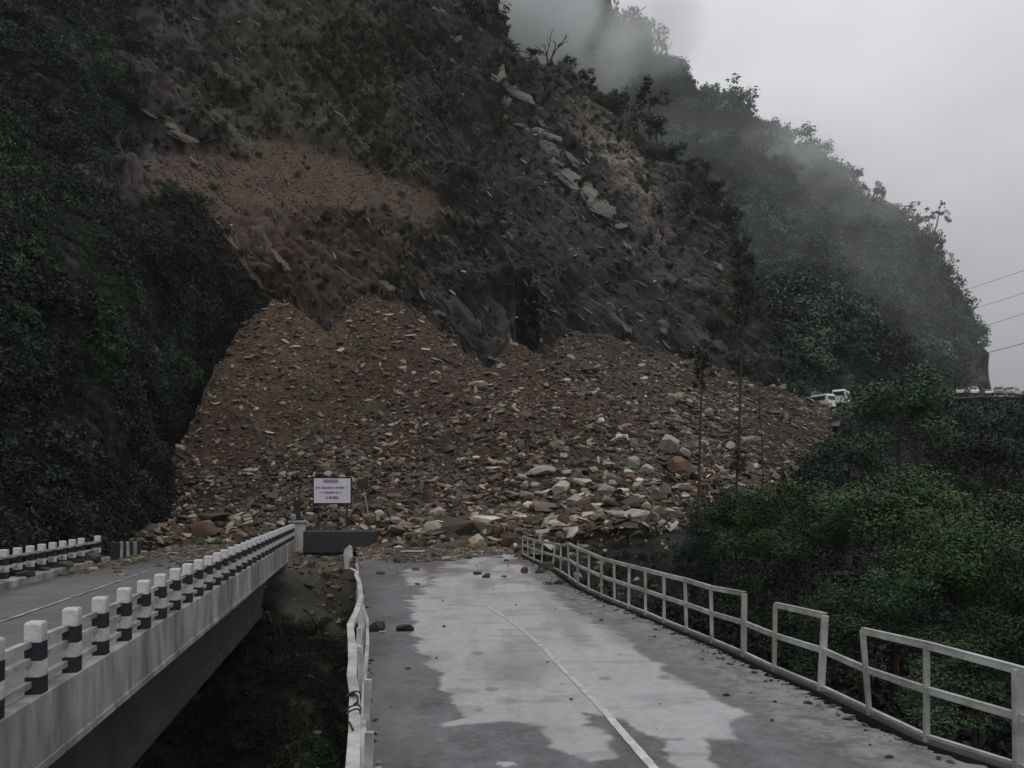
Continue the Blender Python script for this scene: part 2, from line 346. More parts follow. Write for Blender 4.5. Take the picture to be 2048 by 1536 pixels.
# --- the landslide
slide_tps = TPS([
    (150, 1110, 39), (290, 1060, 45), (340, 930, 49), (380, 850, 52), (440, 720, 59), (490, 640, 64), (540, 600, 66.5), (600, 630, 66), (650, 650, 65), (700, 607, 68), (760, 600, 70),
    (870, 650, 66), (940, 705, 62.5), (980, 728, 61), (1020, 683, 64), (1085, 708, 63), (1140, 678, 66), (1250, 690, 69), (1400, 725, 73), (1530, 775, 78), (1640, 815, 80),
    (300, 1085, 42.5), (600, 1085, 42.5), (600, 960, 48), (600, 820, 55), (600, 720, 60), (760, 1098, 38.5), (900, 1100, 37.6), (1040, 1096, 38),
    (900, 960, 45), (900, 820, 53), (1100, 1060, 39.5), (1100, 960, 44), (1100, 840, 51), (1250, 1045, 40), (1250, 900, 47), (1250, 780, 58), (1380, 1030, 41.5),
    (1400, 900, 51), (1400, 800, 62), (1500, 930, 52), (1550, 850, 66), (1650, 950, 60), (760, 700, 62), (760, 850, 53)], 1e-3)
S_TOP = [(200, 1108), (262, 1075), (290, 1050), (340, 930), (380, 850), (440, 722), (480, 656), (510, 622), (545, 598), (575, 606), (655, 662), (690, 612), (722, 590), (770, 606), (800, 604), (860, 645), (920, 690), (978, 734), (1020, 676), (1035, 680), (1090, 716), (1120, 676), (1150, 664), (1180, 672), (1250, 690), (1400, 722), (1530, 770), (1660, 812)]
S_BOT = [(200, 1120), (300, 1098), (560, 1092), (700, 1100), (760, 1108), (1045, 1104), (1120, 1072), (1240, 1062), (1360, 1046), (1400, 1060), (1480, 1010), (1560, 940), (1660, 880)]
def slide_disp(V, px, py):
    edge = np.minimum(sstep(0, 40, py - interp(S_TOP, px)), 1)
    return (fbm(V / 0.9, 4, 83) * 0.9 + fbm(V / 3.0, 3, 84) * 1.1) * np.exp(-np.abs(py - interp(S_TOP, px)) / 14) * 0.6 + (fbm(V / 7, 3, 81) * 1.1 + fbm(V / 1.3, 4, 91) * 0.22 + fbm(V / 0.45, 2, 95) * 0.07 * sstep(700, 950, py)) * (0.15 + 0.85 * edge)
slide = surface(slide_tps, np.linspace(200, 1660, 620), S_BOT, S_TOP, 330, [(2.5, 0.2), (9, 0.0)], slide_disp, lower=(0.6, -1.6))
def slide_colour(T):
    V, px, py = T.V, T.px, T.py
    n1 = fbm(V / 8, 4, 101); n2 = fbm(V / 1.5, 4, 111); n3 = fbm(V / 0.5, 2, 121)
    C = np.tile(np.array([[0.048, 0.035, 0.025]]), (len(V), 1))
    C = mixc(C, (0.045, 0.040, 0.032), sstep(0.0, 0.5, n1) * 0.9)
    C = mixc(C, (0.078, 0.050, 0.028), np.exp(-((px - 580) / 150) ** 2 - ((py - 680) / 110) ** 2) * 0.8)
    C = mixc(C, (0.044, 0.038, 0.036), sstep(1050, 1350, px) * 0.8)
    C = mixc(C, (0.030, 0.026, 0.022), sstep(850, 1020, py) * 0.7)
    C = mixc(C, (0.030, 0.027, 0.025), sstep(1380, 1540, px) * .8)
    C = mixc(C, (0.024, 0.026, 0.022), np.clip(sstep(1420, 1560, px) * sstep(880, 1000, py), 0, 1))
    return C * (1 + 0.35 * n2 + 0.25 * n3)[:, None]
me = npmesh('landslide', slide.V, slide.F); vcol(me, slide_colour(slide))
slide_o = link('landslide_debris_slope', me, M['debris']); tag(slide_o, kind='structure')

# --- the wooded mountain beyond
mid_tps = TPS([
    (1000, 0, 200), (1000, 300, 190), (1150, -100, 210), (1200, 200, 190), (1340, 150, 200), (1400, 500, 150), (1480, 220, 196), (1500, 780, 100), (1620, 300, 192), (1620, 780, 108),
    (1600, 550, 145), (1700, 365, 188), (1760, 780, 128), (1780, 450, 186), (1800, 620, 155), (1880, 550, 186), (1900, 780, 152), (1950, 690, 184), (1980, 790, 178), (1000, 800, 120)], 2e-3)
MID_TOP = [(950, -260), (1100, -160), (1190, -20), (1230, 60), (1330, 150), (1400, 200), (1500, 262), (1540, 300), (1600, 300), (1680, 352), (1740, 420), (1800, 470), (1860, 540), (1900, 590), (1925, 640), (1960, 690), (1974, 720), (1978, 792), (1982, 830)]
MID_BOT = [(950, 700), (1450, 860), (1640, 850), (1982, 850)]
def mid_disp(V, px, py):
    return fbm(V / 25, 3, 131) * 4.0 * sstep(0, 120, 1990 - px) + fbm(V / 6, 3, 141) * 1.2 + sstep(1800, 1940, px) * (fbm(V / 2.5, 4, 143) * 1.6 + np.round(fbm(V / 4, 2, 144) * 3) * .5)
mid = surface(mid_tps, np.linspace(950, 1982, 260), MID_BOT, MID_TOP, 200, [(8, 0), (60, -12), (150, -70)], mid_disp)
n = fbm(mid.V / 20, 4, 151); n2 = fbm(mid.V / 4, 3, 152)
C = np.tile(np.array([[0.036, 0.045, 0.030]]), (len(mid.V), 1)); C = mixc(C, (0.062, 0.052, 0.044), sstep(0.15, 0.45, n) * 0.7)
C = mixc(C, (0.045, 0.042, 0.043), np.clip(sstep(1820, 1960, mid.px) * sstep(560, 680, mid.py), 0, 1))
me = npmesh('wooded_mountain', mid.V, mid.F); vcol(me, C * (1 + 0.3 * n2[:, None]))
mid_o = link('wooded_mountain', me, M['hill']); tag(mid_o, kind='structure')

# --- slope below the far road, right side of the ravine
val_tps = TPS([
    (1360, 1056, 41.5), (1420, 1130, 37), (1380, 1300, 30), (1500, 1000, 52), (1600, 840, 76), (1600, 1000, 60), (1650, 1200, 38), (1760, 818, 112), (1900, 798, 146), (2100, 796, 176),
    (1900, 1000, 75), (1900, 1200, 40), (2100, 1000, 62), (2500, 900, 80), (2500, 1200, 34), (2200, 1500, 22), (1700, 1500, 25), (1300, 1500, 24), (2600, 1600, 18), (1100, 1100, 39), (1100, 1300, 30), (900, 1140, 37)], 1e-3)
val = surface(val_tps, np.linspace(1040, 2700, 260), [(1040, 1700), (2700, 1800)], [(1040, 1092), (1120, 1078), (1240, 1068), (1360, 1052), (1480, 990), (1560, 880), (1640, 834), (1760, 818), (1900, 798), (2100, 796), (2700, 820)], 200, [(0.5, -0.5), (6, -5)], lambda V, px, py: fbm(V / 6, 4, 161) * 0.8 + fbm(V / 1.2, 3, 162) * 0.15)
n = fbm(val.V / 3, 4, 171)
C = np.tile(np.array([[0.018, 0.018, 0.019]]), (len(val.V), 1)); C = mixc(C, (0.010, 0.013, 0.008), sstep(1300, 1500, val.px + 60 * n)); C = C * (1 + 0.5 * n[:, None])
me = npmesh('ravine_side', val.V, val.F); vcol(me, C)
tag(link('ravine_slope', me, M['ground']), kind='structure')

# --- ravine floor under the bridges, and the valley out to the horizon
xs, ys = np.linspace(-45, 30, 300), np.linspace(-14, 45, 260)
X, Yg = np.meshgrid(xs, ys, indexing='ij')
bank = -0.45 - 7.5 * (1 - sstep(27.5, 37.5, Yg + 1.2 * np.sin(X * 0.4))) - 1.5 * (1 - sstep(33, 39, Yg))
near = -8 * sstep(-4, 4, Yg - 1.0)
Z = np.where(Yg < 6, np.maximum(bank, -9), bank)
Z = Z + 4.0 * np.exp(-((X + 0.205 * Yg + 1.6) / 1.6) ** 2) * sstep(8, 16, Yg) * (1 - sstep(26, 33, Yg))      # earth spur under the left side of the old road
Z = np.minimum(Z, -0.4) - 9 * sstep(3.5, 8, X)
V = np.stack([X, Yg, Z], -1).reshape(-1, 3); nn = fbm(V / 2, 4, 181); V[:, 2] += nn * 0.35 * (V[:, 2] < -0.7)
grv = Terrain(); grv.V = V; grv.F = grid_faces(300, 260); n = fbm(V / 1.5, 4, 182)
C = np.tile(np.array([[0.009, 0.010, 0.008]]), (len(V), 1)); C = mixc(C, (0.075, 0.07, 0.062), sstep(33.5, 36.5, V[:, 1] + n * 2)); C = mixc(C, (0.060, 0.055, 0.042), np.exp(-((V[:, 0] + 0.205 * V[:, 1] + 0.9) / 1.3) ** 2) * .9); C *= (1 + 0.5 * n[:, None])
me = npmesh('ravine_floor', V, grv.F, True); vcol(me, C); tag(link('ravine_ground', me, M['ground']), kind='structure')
me = npmesh('valley', [(-3000, -3000, -32), (3000, -3000, -32), (3000, 5000, -32), (-3000, 5000, -32)], [(0, 1, 2, 3)]); vcol(me, np.tile([[0.03, 0.04, 0.025]], (4, 1)))
tag(link('valley_ground', me, M['ground']), kind='structure')

def bvh(T): return BVHTree.FromPolygons([tuple(v) for v in T.V], [tuple(f) for f in T.F])
BV = {'hill': bvh(hill), 'slide': bvh(slide), 'mid': bvh(mid), 'val': bvh(val)}
EYEV = Vector((0, 0, EYE))
def hit(px, py, which=('slide', 'hill', 'mid', 'val')):
    d = Vector(((px - CX) / F, 1, -(py - HY) / F)).normalized(); best = None
    for w in which:
        l, nrm, i, dist = BV[w].ray_cast(EYEV, d)
        if l is not None and (best is None or dist < best[2]):
            if nrm.dot(d) > 0: nrm = -nrm
            best = (l, nrm, dist)
    return best

# ------------------------------------------------------------------ solid pieces
class MB:
    def __init__(s): s.v, s.f = [], []
    def add(s, vs, fs): k = len(s.v); s.v += [tuple(v) for v in vs]; s.f += [tuple(k + i for i in f) for f in fs]; return s
    def box(s, c, d, rz=0, tilt=0):
        m = Matrix.Translation(c) @ Matrix.Rotation(rz, 4, 'Z') @ Matrix.Rotation(tilt, 4, 'Y')
        vs = [m @ Vector((x * d[0] / 2, y * d[1] / 2, z * d[2] / 2)) for x in (-1, 1) for y in (-1, 1) for z in (-1, 1)]
        return s.add(vs, [(0, 1, 3, 2), (4, 6, 7, 5), (0, 4, 5, 1), (2, 3, 7, 6), (0, 2, 6, 4), (1, 5, 7, 3)])
    def bar(s, a, b, w, h, up=(0, 0, 1)):
        a, b = Vector(a), Vector(b); d = (b - a).normalized(); sd = d.cross(Vector(up))
        sd = sd.normalized() if sd.length > 1e-4 else Vector((1, 0, 0)); u = sd.cross(d)
        vs = [p + sd * (x * w / 2) + u * (z * h / 2) for p in (a, b) for x, z in ((-1, -1), (1, -1), (1, 1), (-1, 1))]
        return s.add(vs, [(0, 1, 2, 3), (7, 6, 5, 4), (0, 4, 5, 1), (1, 5, 6, 2), (2, 6, 7, 3), (3, 7, 4, 0)])
    def tube(s, pts, rad, n=6):
        pts = [Vector(p) for p in pts]; rad = rad if hasattr(rad, '__len__') else [rad] * len(pts); rings = []
        for i, p in enumerate(pts):
            d = (pts[min(i + 1, len(pts) - 1)] - pts[max(i - 1, 0)]).normalized()
            a = d.orthogonal().normalized(); 
            ref = Vector((0.31, 0.87, 0.12)); a = (ref - d * ref.dot(d)).normalized(); b = d.cross(a)
            rings.append([p + (a * math.cos(t) + b * math.sin(t)) * rad[i] for t in [k * 2 * math.pi / n for k in range(n)]])
        k = len(s.v)
        for r in rings: s.v += [tuple(v) for v in r]
        for i in range(len(pts) - 1):
            for j in range(n): s.f.append((k + i * n + j, k + i * n + (j + 1) % n, k + (i + 1) * n + (j + 1) % n, k + (i + 1) * n + j))
        s.f.append(tuple(k + j for j in range(n))[::-1]); s.f.append(tuple(k + (len(pts) - 1) * n + j for j in range(n)))
        return s
    def mesh(s, name, smooth=False):
        me = bpy.data.meshes.new(name); me.from_pydata(s.v, [], s.f); me.update()
        if smooth: me.polygons.foreach_set('use_smooth', [True] * len(me.polygons))
        return me
    def build(s, name, m, parent=None, smooth=False, bevel=0):
        o = link(name, s.mesh(name, smooth), m, parent)
        if bevel:
            b = o.modifiers.new('edge', 'BEVEL'); b.width = bevel; b.segments = 1; b.limit_method = 'ANGLE'
        return o

# ------------------------------------------------------------------ old road deck with its patches
def in_poly(px, py, poly):
    poly = np.array(poly, float); inside = np.zeros(px.shape, bool); j = len(poly) - 1
    for i in range(len(poly)):
        (xi, yi), (xj, yj) = poly[i], poly[j]
        c = ((yi > py) != (yj > py)) & (px < (xj - xi) * (py - yi) / (yj - yi + 1e-12) + xi); inside ^= c; j = i
    return inside
EDGE_R = [(2038, 1536), (1853, 1478), (1740, 1424), (1641, 1377), (1548, 1338), (1487, 1309), (1424, 1282), (1373, 1261), (1328, 1243), (1291, 1227), (1257, 1214), (1229, 1203), (1203, 1192), (1177, 1180), (1156, 1169), (1139, 1156), (1121, 1144), (1104, 1136), (1083, 1126), (1068, 1120), (1056, 1114), (1045, 1108)]
rail_pts = [G(x, y) for x, y in EDGE_R]
rail_x = lambda Y: np.interp(Y, [-8, -2] + [p.y for p in rail_pts] + [45], [6.1, 5.7] + [p.x for p in rail_pts] + [-1.4])
left_x = lambda Y: 0.10 - 0.2035 * Y
ys = np.concatenate([np.arange(-8, 5, 0.3), np.arange(5, 16, 0.045), np.arange(16, 42, 0.10)]); nu = 150
Lx = left_x(ys); Rx = rail_x(ys) - 0.30
Rx = Rx + 0.07 * np.array([random.uniform(-1, 1) for _ in ys]) * (ys > 4)
t = np.linspace(0, 1, nu)
PXw = Lx[:, None] + (Rx - Lx)[:, None] * t[None]; PYw = np.repeat(ys[:, None], nu, 1)
V = np.stack([PXw.ravel(), PYw.ravel(), 0 * PXw.ravel()], 1)
safe = np.maximum(V[:, 1], 3.0); ipx = CX + F * V[:, 0] / safe; ipy = HY + F * EYE / safe
jx = fbm(V * np.array([0.8, 3.2, 1]), 5, 201, .62) * 34; jy = fbm(V * np.array([0.9, 2.4, 1]), 4, 202) * 9 * np.clip(10 / safe, 0.3, 1.4)
DRY = [(985, 1090), (1030, 1120), (1090, 1175), (1150, 1225), (1235, 1262), (1330, 1340), (1440, 1400), (1500, 1428), (1450, 1442), (1462, 1482), (1330, 1476), (1250, 1452), (1210, 1478), (1240, 1512), (1180, 1522), (1092, 1492), (1100, 1455), (1010, 1440), (885, 1452), (925, 1430), (905, 1400), (880, 1350), (840, 1310), (830, 1260), (822, 1205), (850, 1180), (884, 1130), (905, 1112)]
DRY2 = [(808, 1138), (850, 1138), (852, 1170), (812, 1168)]
DRY3 = [(1320, 1480), (1400, 1478), (1440, 1545), (1370, 1545)]
WETP = [(1160, 1425), (1235, 1440), (1255, 1470), (1165, 1455)]
acc = 0
for k in range(8):
    j1 = fbm(V * 9, 2, 220 + k) * 7 + random.uniform(-3, 3) * np.clip(safe / 12, .6, 1.2); j2 = fbm(V * 9, 2, 240 + k) * 3.5 + random.uniform(-1, 1)
    d_ = in_poly(ipx + jx + j1, ipy + jy + j2, DRY) | in_poly(ipx + jx * 0.6 + j1, ipy + jy + j2, DRY2) | in_poly(ipx + jx + j1, ipy + jy + j2, DRY3)
    d_ &= ~in_poly(ipx + jx * 1.4 + j1, ipy + jy * 1.5 + j2, WETP); acc = acc + d_
dry = acc / 8.0
dry = np.clip(dry * (1.0 - 0.30 * sstep(0.16, 0.42, fbm(V * np.array([1.6, 3.5, 1]), 4, 261))) , 0, 1) * (1 - .13 * sstep(.1, .4, fbm(V * np.array([4.5, .5, 1]), 3, 262)))
n1 = fbm(V * 0.8, 4, 203); n2 = fbm(V * 5, 3, 204); n3 = fbm(V * 22, 2, 205); n4 = fbm(V * np.array([3.0, 0.4, 1]), 3, 206)
C = np.tile(np.array([[0.120, 0.119, 0.126]]), (len(V), 1)) * (1 + 0.30 * n1 + 0.30 * n2 + 0.34 * n3 + 0.12 * n4)[:, None]
tt = np.tile(t, len(ys))
shoulder = sstep(0.78, 0.9, tt + 0.05 * n1)
C = mixc(C, (0.23, 0.225, 0.22), shoulder * 0.75 * np.clip(0.5 + 1.3 * n2 + 1.3 * n3, 0, 1))
C = mixc(C, (0.06, 0.058, 0.058), np.clip(np.exp(-((tt - 0.80 - 0.03 * n1) / 0.025) ** 2) * (n2 * 1.2 + 0.35), 0, 1) * 0.7)
C = mixc(C, (0.075, 0.073, 0.07), (1 - sstep(0.02, 0.11, tt + 0.06 * n1)) * np.clip(0.55 + n2, 0, 1))
mud = sstep(24, 29, V[:, 1] + 2.5 * n1 - 3 * np.exp(-((tt - 0.1) / 0.2) ** 2)); C = mixc(C, (0.115, 0.10, 0.088), mud * 0.75)
Cd = np.tile(np.array([[0.345, 0.335, 0.345]]), (len(V), 1)) * (1 + 0.07 * n1 + 0.05 * n2 + 0.03 * n3 + 0.05 * n4)[:, None]
Cd = mixc(Cd, (0.26, 0.25, 0.24), np.clip(np.exp(-((ipx - 1080) / 70) ** 2 - ((ipy - 1470) / 40) ** 2), 0, 1) * 0.7)
C = C * (1 - dry[:, None]) + Cd * dry[:, None]
C = mixc(C, (0.10, 0.088, 0.076), np.clip(sstep(17, 30, V[:, 1]) * (.35 + 2.0 * fbm(V * np.array([.9, .6, 1]), 4, 271)), 0, .85))
C = mixc(C, (0.16, 0.155, 0.155), np.clip(fbm(V * np.array([1.2, .35, 1]), 4, 272) * 1.6 - .25, 0, .5))
for x, y, r in ((955, 1307, 13), (985, 1378, 14), (960, 1420, 9), (888, 1252, 6), (1210, 1357, 12), (1330, 1355, 14)):
    g_ = (np.abs(ipx - x) / r) ** 2 + (np.abs(ipy - y) / (r * 0.35)) ** 2; C = mixc(C, (0.17, 0.15, 0.14), (g_ < 1).astype(float) * 0.7)
g_ = ((ipx - 1012) / 19) ** 2 + ((ipy - 1529) / 5) ** 2; C = mixc(C, (0.36, 0.35, 0.35), (g_ < 1).astype(float))
V[:, 2] += 0.012 * fbm(V * 1.3, 3, 207) + 0.006 * n2
old = empty('old_road_bridge'); tag(old, 'old narrow bridge deck of patched asphalt with a faded white centre line', 'bridge')
me = npmesh('road_surface', V, grid_faces(len(ys), nu), True); vcol(me, C); link('road_surface', me, M['road'], old)
mb = MB()                                                       # deck slab with ragged edge under the asphalt
sel = list(range(0, len(ys), 4))
for k in range(len(sel) - 1):
    i, j = sel[k], sel[k + 1]; a = (Lx[i] - .02, ys[i]); b = (Rx[i] + .02, ys[i]); c = (Rx[j] + .02, ys[j]); d = (Lx[j] - .02, ys[j])
    vs = [(*q, -0.03) for q in (a, b, c, d)] + [(*q, -0.45) for q in (a, b, c, d)]
    mb.add(vs, [(4, 7, 6, 5), (0, 4, 5, 1), (1, 5, 6, 2), (2, 6, 7, 3), (3, 7, 4, 0)])
mb.build('deck_slab', M['concrete_dark'], old)
mb = MB()
for i in range(len(rail_pts) - 1): mb.bar(rail_pts[i] + Vector((0.02, 0, -0.13)), rail_pts[i + 1] + Vector((0.02, 0, -0.13)), 0.16, 0.20)
mb.build('edge_beam', M['iron'], old)
mb = MB()
for k in range(18): mb.bar((left_x(2 + 2.1 * k) + .6, 2 + 2.1 * k, -0.75), (rail_x(2 + 2.1 * k) - .5, 2 + 2.1 * k, -0.75), 0.3, 0.55)
for sx in (0.12, 0.5, 0.88):
    for k in range(20):
        y0, y1 = 2.1 * k - 2, 2.1 * k + 0.1
        f_ = lambda y: left_x(y) + (rail_x(y) - left_x(y)) * sx
        mb.bar((f_(y0), y0, -1.0), (f_(y1), y1, -1.0), 0.35, 0.9)
mb.build('girder', M['concrete_dark'], old)
# centre line
CL = [(1330, 1556), (1310, 1536), (1240, 1455), (1190, 1400), (1130, 1340), (1090, 1298), (1050, 1262), (1015, 1236), (975, 1212)]
cl = [G(x, y, 0.016) for x, y in CL]
Yq = np.arange(cl[0].y, cl[-1].y, 0.06); Xq = np.interp(Yq, [p.y for p in cl], [p.x for p in cl])
wv = 0.048 + 0.005 * np.array([random.uniform(-1, 1) for _ in Yq]); V = np.stack([np.stack([Xq - wv, Yq, 0 * Yq + .008], 1), np.stack([Xq, Yq, 0 * Yq + .008], 1), np.stack([Xq + wv, Yq, 0 * Yq + .008], 1)], 1).reshape(-1, 3)
V[:, 2] += 0.012 * fbm(V * np.array([1.3, 1.3, 0]), 3, 207) + 0.006 * fbm(V * np.array([5, 5, 0]), 3, 204)
n_ = fbm(V * np.array([9, 6, 1]), 3, 210); fade = sstep(7.6, 11.5, V[:, 1]); C = np.tile(np.array([[0.47, 0.46, 0.465]]), (len(V), 1)) * (1 + 0.25 * n_)[:, None]
C = mixc(C, (0.355, 0.35, 0.36), np.clip(fade * 0.9 + .25 * (n_ > .1), 0, 1))
me = npmesh('centre_line', V, grid_faces(len(Yq), 3)); vcol(me, C); link('centre_line', me, M['paint_line'], old)

# ------------------------------------------------------------------ railing on the right of the old road
rr = empty('steel_railing', rail_pts[0]); tag(rr, 'white steel railing with gaps in its top bar along the right road edge', 'railing')
TOPS = {0: 1340, 1: 1291, 2: 1262, 3: 1232, 4: 1210, 5: 1188, 6: 1176, 7: 1160, 8: 1150, 9: 1140, 10: 1132, 11: 1124, 12: 1117, 13: 1106, 14: 1097, 15: 1087, 16: 1091, 17: 1088, 18: 1084, 19: 1080, 20: 1077, 21: 1073}
lean = {2: -0.09, 3: 0.06, 4: 0.02, 17: 0.12, 15: -0.06, 18: 0.04, 1: 0.0, 6: -0.02, 7: -0.03}
rb = [p - rr.location for p in rail_pts]; rt = []
rail_pts_ext = rail_pts
for i, p in enumerate(rail_pts):
    h = EYE - (TOPS[i] - HY) / F * p.y
    rt.append(rb[i] + Vector((lean.get(i, random.uniform(-.02, .02)), 0, h)))
rb0 = Vector((rail_x(4.6), 4.6, 0)) - rr.location; rt0 = rb0 + Vector((0.03, 0, 0.93))
B_, T_ = [rb0] + rb, [rt0] + rt
for i in range(len(B_)):
    w = 0.085 if i in (0, 1, 4, 6) else 0.06
    MB().bar(B_[i] - Vector((0, 0, 0.12)), T_[i] + Vector((0, 0, 0.01)), w, w * 0.8, up=(0, 1, 0)).build('post', M['steel'], rr, bevel=0.006)
def rail_run(fr, idx, w, h, name, jit=0.0):
    mb = MB()
    for i in idx:
        a = B_[i].lerp(T_[i], fr) + Vector((-.012, 0, 0)); b = B_[i + 1].lerp(T_[i + 1], fr) + Vector((-.012, 0, 0))
        mb.bar(a, b, 0.012, h); mb.bar(a + Vector((.02, 0, h / 2)), b + Vector((.02, 0, h / 2)), w, 0.012)
    mb.build(name, M['steel'], rr)
full = list(range(len(B_) - 1))
rail_run(1.0, [i for i in full if i in (0, 1, 2)], 0.06, 0.075, 'top_rail')
rail_run(1.0, [4], 0.06, 0.075, 'top_rail')
rail_run(1.0, [i for i in full if i >= 6], 0.06, 0.075, 'top_rail')
rail_run(0.52, full, 0.055, 0.07, 'middle_rail')
rail_run(0.03, full, 0.055, 0.03, 'bottom_rail')

# ------------------------------------------------------------------ bent railing on the left of the old road
lr = empty('bent_railing', (left_x(5), 5, 0)); tag(lr, 'buckled pale steel railing on the left edge of the old road beside the gap', 'railing')
def LP(px, py, z): return G(px, py, z) - lr.location
top = [LP(690, 1640, .92), LP(705, 1536, .92), LP(709, 1460, .93), LP(709, 1388, .93), LP(703, 1350, .95), LP(705, 1325, .9), LP(703, 1280, .88), LP(700, 1250, .85), LP(712, 1225, .82), LP(722, 1195, .78), LP(719, 1165, .72), LP(712, 1150, .70), LP(714, 1143, .66), LP(699, 1136, .66)]
mb = MB()
for a, b in zip(top[:-1], top[1:]):
    mb.bar(a, b, 0.085, 0.022); mb.bar(a + Vector((.04, 0, -.035)), b + Vector((.04, 0, -.035)), 0.014, 0.07)
mb.build('top_rail', M['steel_left'], lr)
def edge(y, z): return Vector((left_x(y) - 0.03, y, z)) - lr.location
mb = MB(); m_ = [edge(y, z) + Vector((dx, 0, 0)) for y, z, dx in ((3, .48, 0), (7, .48, 0), (9, .42, .03), (11, .46, .10), (14, .34, .14), (17, .36, .02), (20, .4, 0), (25, .38, -.05))]
for a, b in zip(m_[:-1], m_[1:]): mb.bar(a, b, 0.05, 0.06)
mb.build('middle_rail', M['steel_left'], lr)
mb = MB(); m_ = [LP(708, 1325, .6), LP(716, 1290, .58), LP(720, 1262, .52), LP(722, 1230, .5), LP(722, 1200, .45)]
for a, b in zip(m_[:-1], m_[1:]): mb.bar(a, b, 0.07, 0.02)
mb.build('loose_strip', M['steel_left'], lr)
for k, y in enumerate((4.0, 5.6, 7.2, 8.8, 10.5, 12.2, 14.1, 16.3, 19.0, 22.0, 25.0)):
    q = edge(y, 0); dx = random.uniform(-.06, .06); h = 0.88 if y < 9 else (0.8 if y < 13 else 0.6)
    MB().bar(q - Vector((0, 0, .1)), q + Vector((dx, 0, h)), 0.06, 0.05, up=(0, 1, 0)).build('post', M['steel_left'], lr)
# torn-up end panel
mb = MB(); pl = [(690, 1138), (687, 1112), (688, 1100), (698, 1090), (703, 1094), (704, 1114), (697, 1124), (696, 1138)]
vs = [Vector(P(x, y, 24.5)) - lr.location for x, y in pl]; vs2 = [v + Vector((0.01, 0.07, 0)) for v in vs]; k = len(vs)
mb.add(vs + vs2, [tuple(range(k))[::-1], tuple(range(k, 2 * k))] + [(i, (i + 1) % k, k + (i + 1) % k, k + i) for i in range(k)])
mb.build('end_panel', M['steel_left'], lr)
                                                              # dark straps wound on the top rail
for y, r in ((1425, .055), (1432, .05), (1398, .06)):
    c = LP(707, y, .93); MB().tube([c + Vector((math.cos(a) * r, math.sin(a * 2) * .05, math.sin(a) * r)) for a in np.linspace(0, 6.28, 14)], 0.008, 5).build('strap', M['iron'], lr)
MB().tube([LP(705, 1385, .95), LP(714, 1392, 1.0), LP(716, 1404, .97), LP(700, 1416, .9), LP(698, 1405, .86)], 0.012, 5).build('strap', M['iron'], lr)
MB().tube([LP(694, 1395, .9), LP(703, 1388, .97), LP(708, 1390, .96)], 0.012, 5).build('strap', M['iron'], lr)
MB().tube([LP(698, 1444, .94), LP(706, 1460, .95)], 0.008, 5).build('strap', M['iron'], lr)


# ------------------------------------------------------------------ newer bridge at the left
th = math.atan(0.1908); br = empty('concrete_bridge', (0, 0, 0), th)
tag(br, 'concrete road bridge with black and white banded parapet posts at the left', 'bridge')
yl = lambda a, Y: -0.1874 * (a) * 1 + (0.1874 * 0.1908 + 0.9823) * Y    # along-bridge coordinate of a point at lateral a, distance Y
xo = -3.76
Y0, Y1 = yl(-3.83, -3), yl(-3.83, 41.9)
deck_w0, deck_w1 = -10.15, xo - 0.02
# deck surface with colour
ny, nx = 420, 60; yy = np.linspace(Y0, Y1, ny); xx = np.linspace(deck_w0 + 0.25, deck_w1 - 0.3, nx)
V = np.stack([np.repeat(xx[None], ny, 0).ravel(), np.repeat(yy, nx), 0 * np.repeat(yy, nx)], 1)
n1 = fbm(V * .6, 4, 301); n2 = fbm(V * 3, 4, 302); n3 = fbm(V * 14, 2, 303)
C = np.tile(np.array([[0.125, 0.127, 0.133]]), (len(V), 1)) * (1 + .25 * n1 + .2 * n2 + .12 * n3)[:, None]
C = mixc(C, (0.075, 0.066, 0.060), sstep(24, 31, V[:, 1] + 3 * n1 - 4 * sstep(-9, -7, V[:, 0])) * 0.85)
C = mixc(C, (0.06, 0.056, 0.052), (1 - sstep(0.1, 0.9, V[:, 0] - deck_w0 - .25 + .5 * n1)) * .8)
V[:, 2] += 0.01 * n2
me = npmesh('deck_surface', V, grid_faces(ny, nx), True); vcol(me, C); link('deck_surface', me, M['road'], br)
a0 = yl(-7.5, 11); a1 = yl(-7.5, 27)
Yq = np.arange(a0, a1, .1); V = np.stack([np.stack([0 * Yq - 7.37 + s * (.05 + .01 * np.sin(Yq * 9)), Yq, 0 * Yq + .018], 1) for s in (-1, 0, 1)], 1).reshape(-1, 3)
n_ = fbm(V * 4, 3, 304); me = npmesh('lane_line', V, grid_faces(len(Yq), 3)); vcol(me, mixc(np.tile(np.array([[.30, .30, .295]]), (len(V), 1)), (.15, .15, .15), sstep(-0.1, .3, n_))); link('lane_line', me, M['paint_line'], br)
mb = MB(); mb.box(((deck_w0 + deck_w1) / 2, (Y0 + Y1) / 2, -0.19), (deck_w1 - deck_w0 - .1, Y1 - Y0, 0.3)); mb.build('deck_slab', M['concrete_dark'], br)
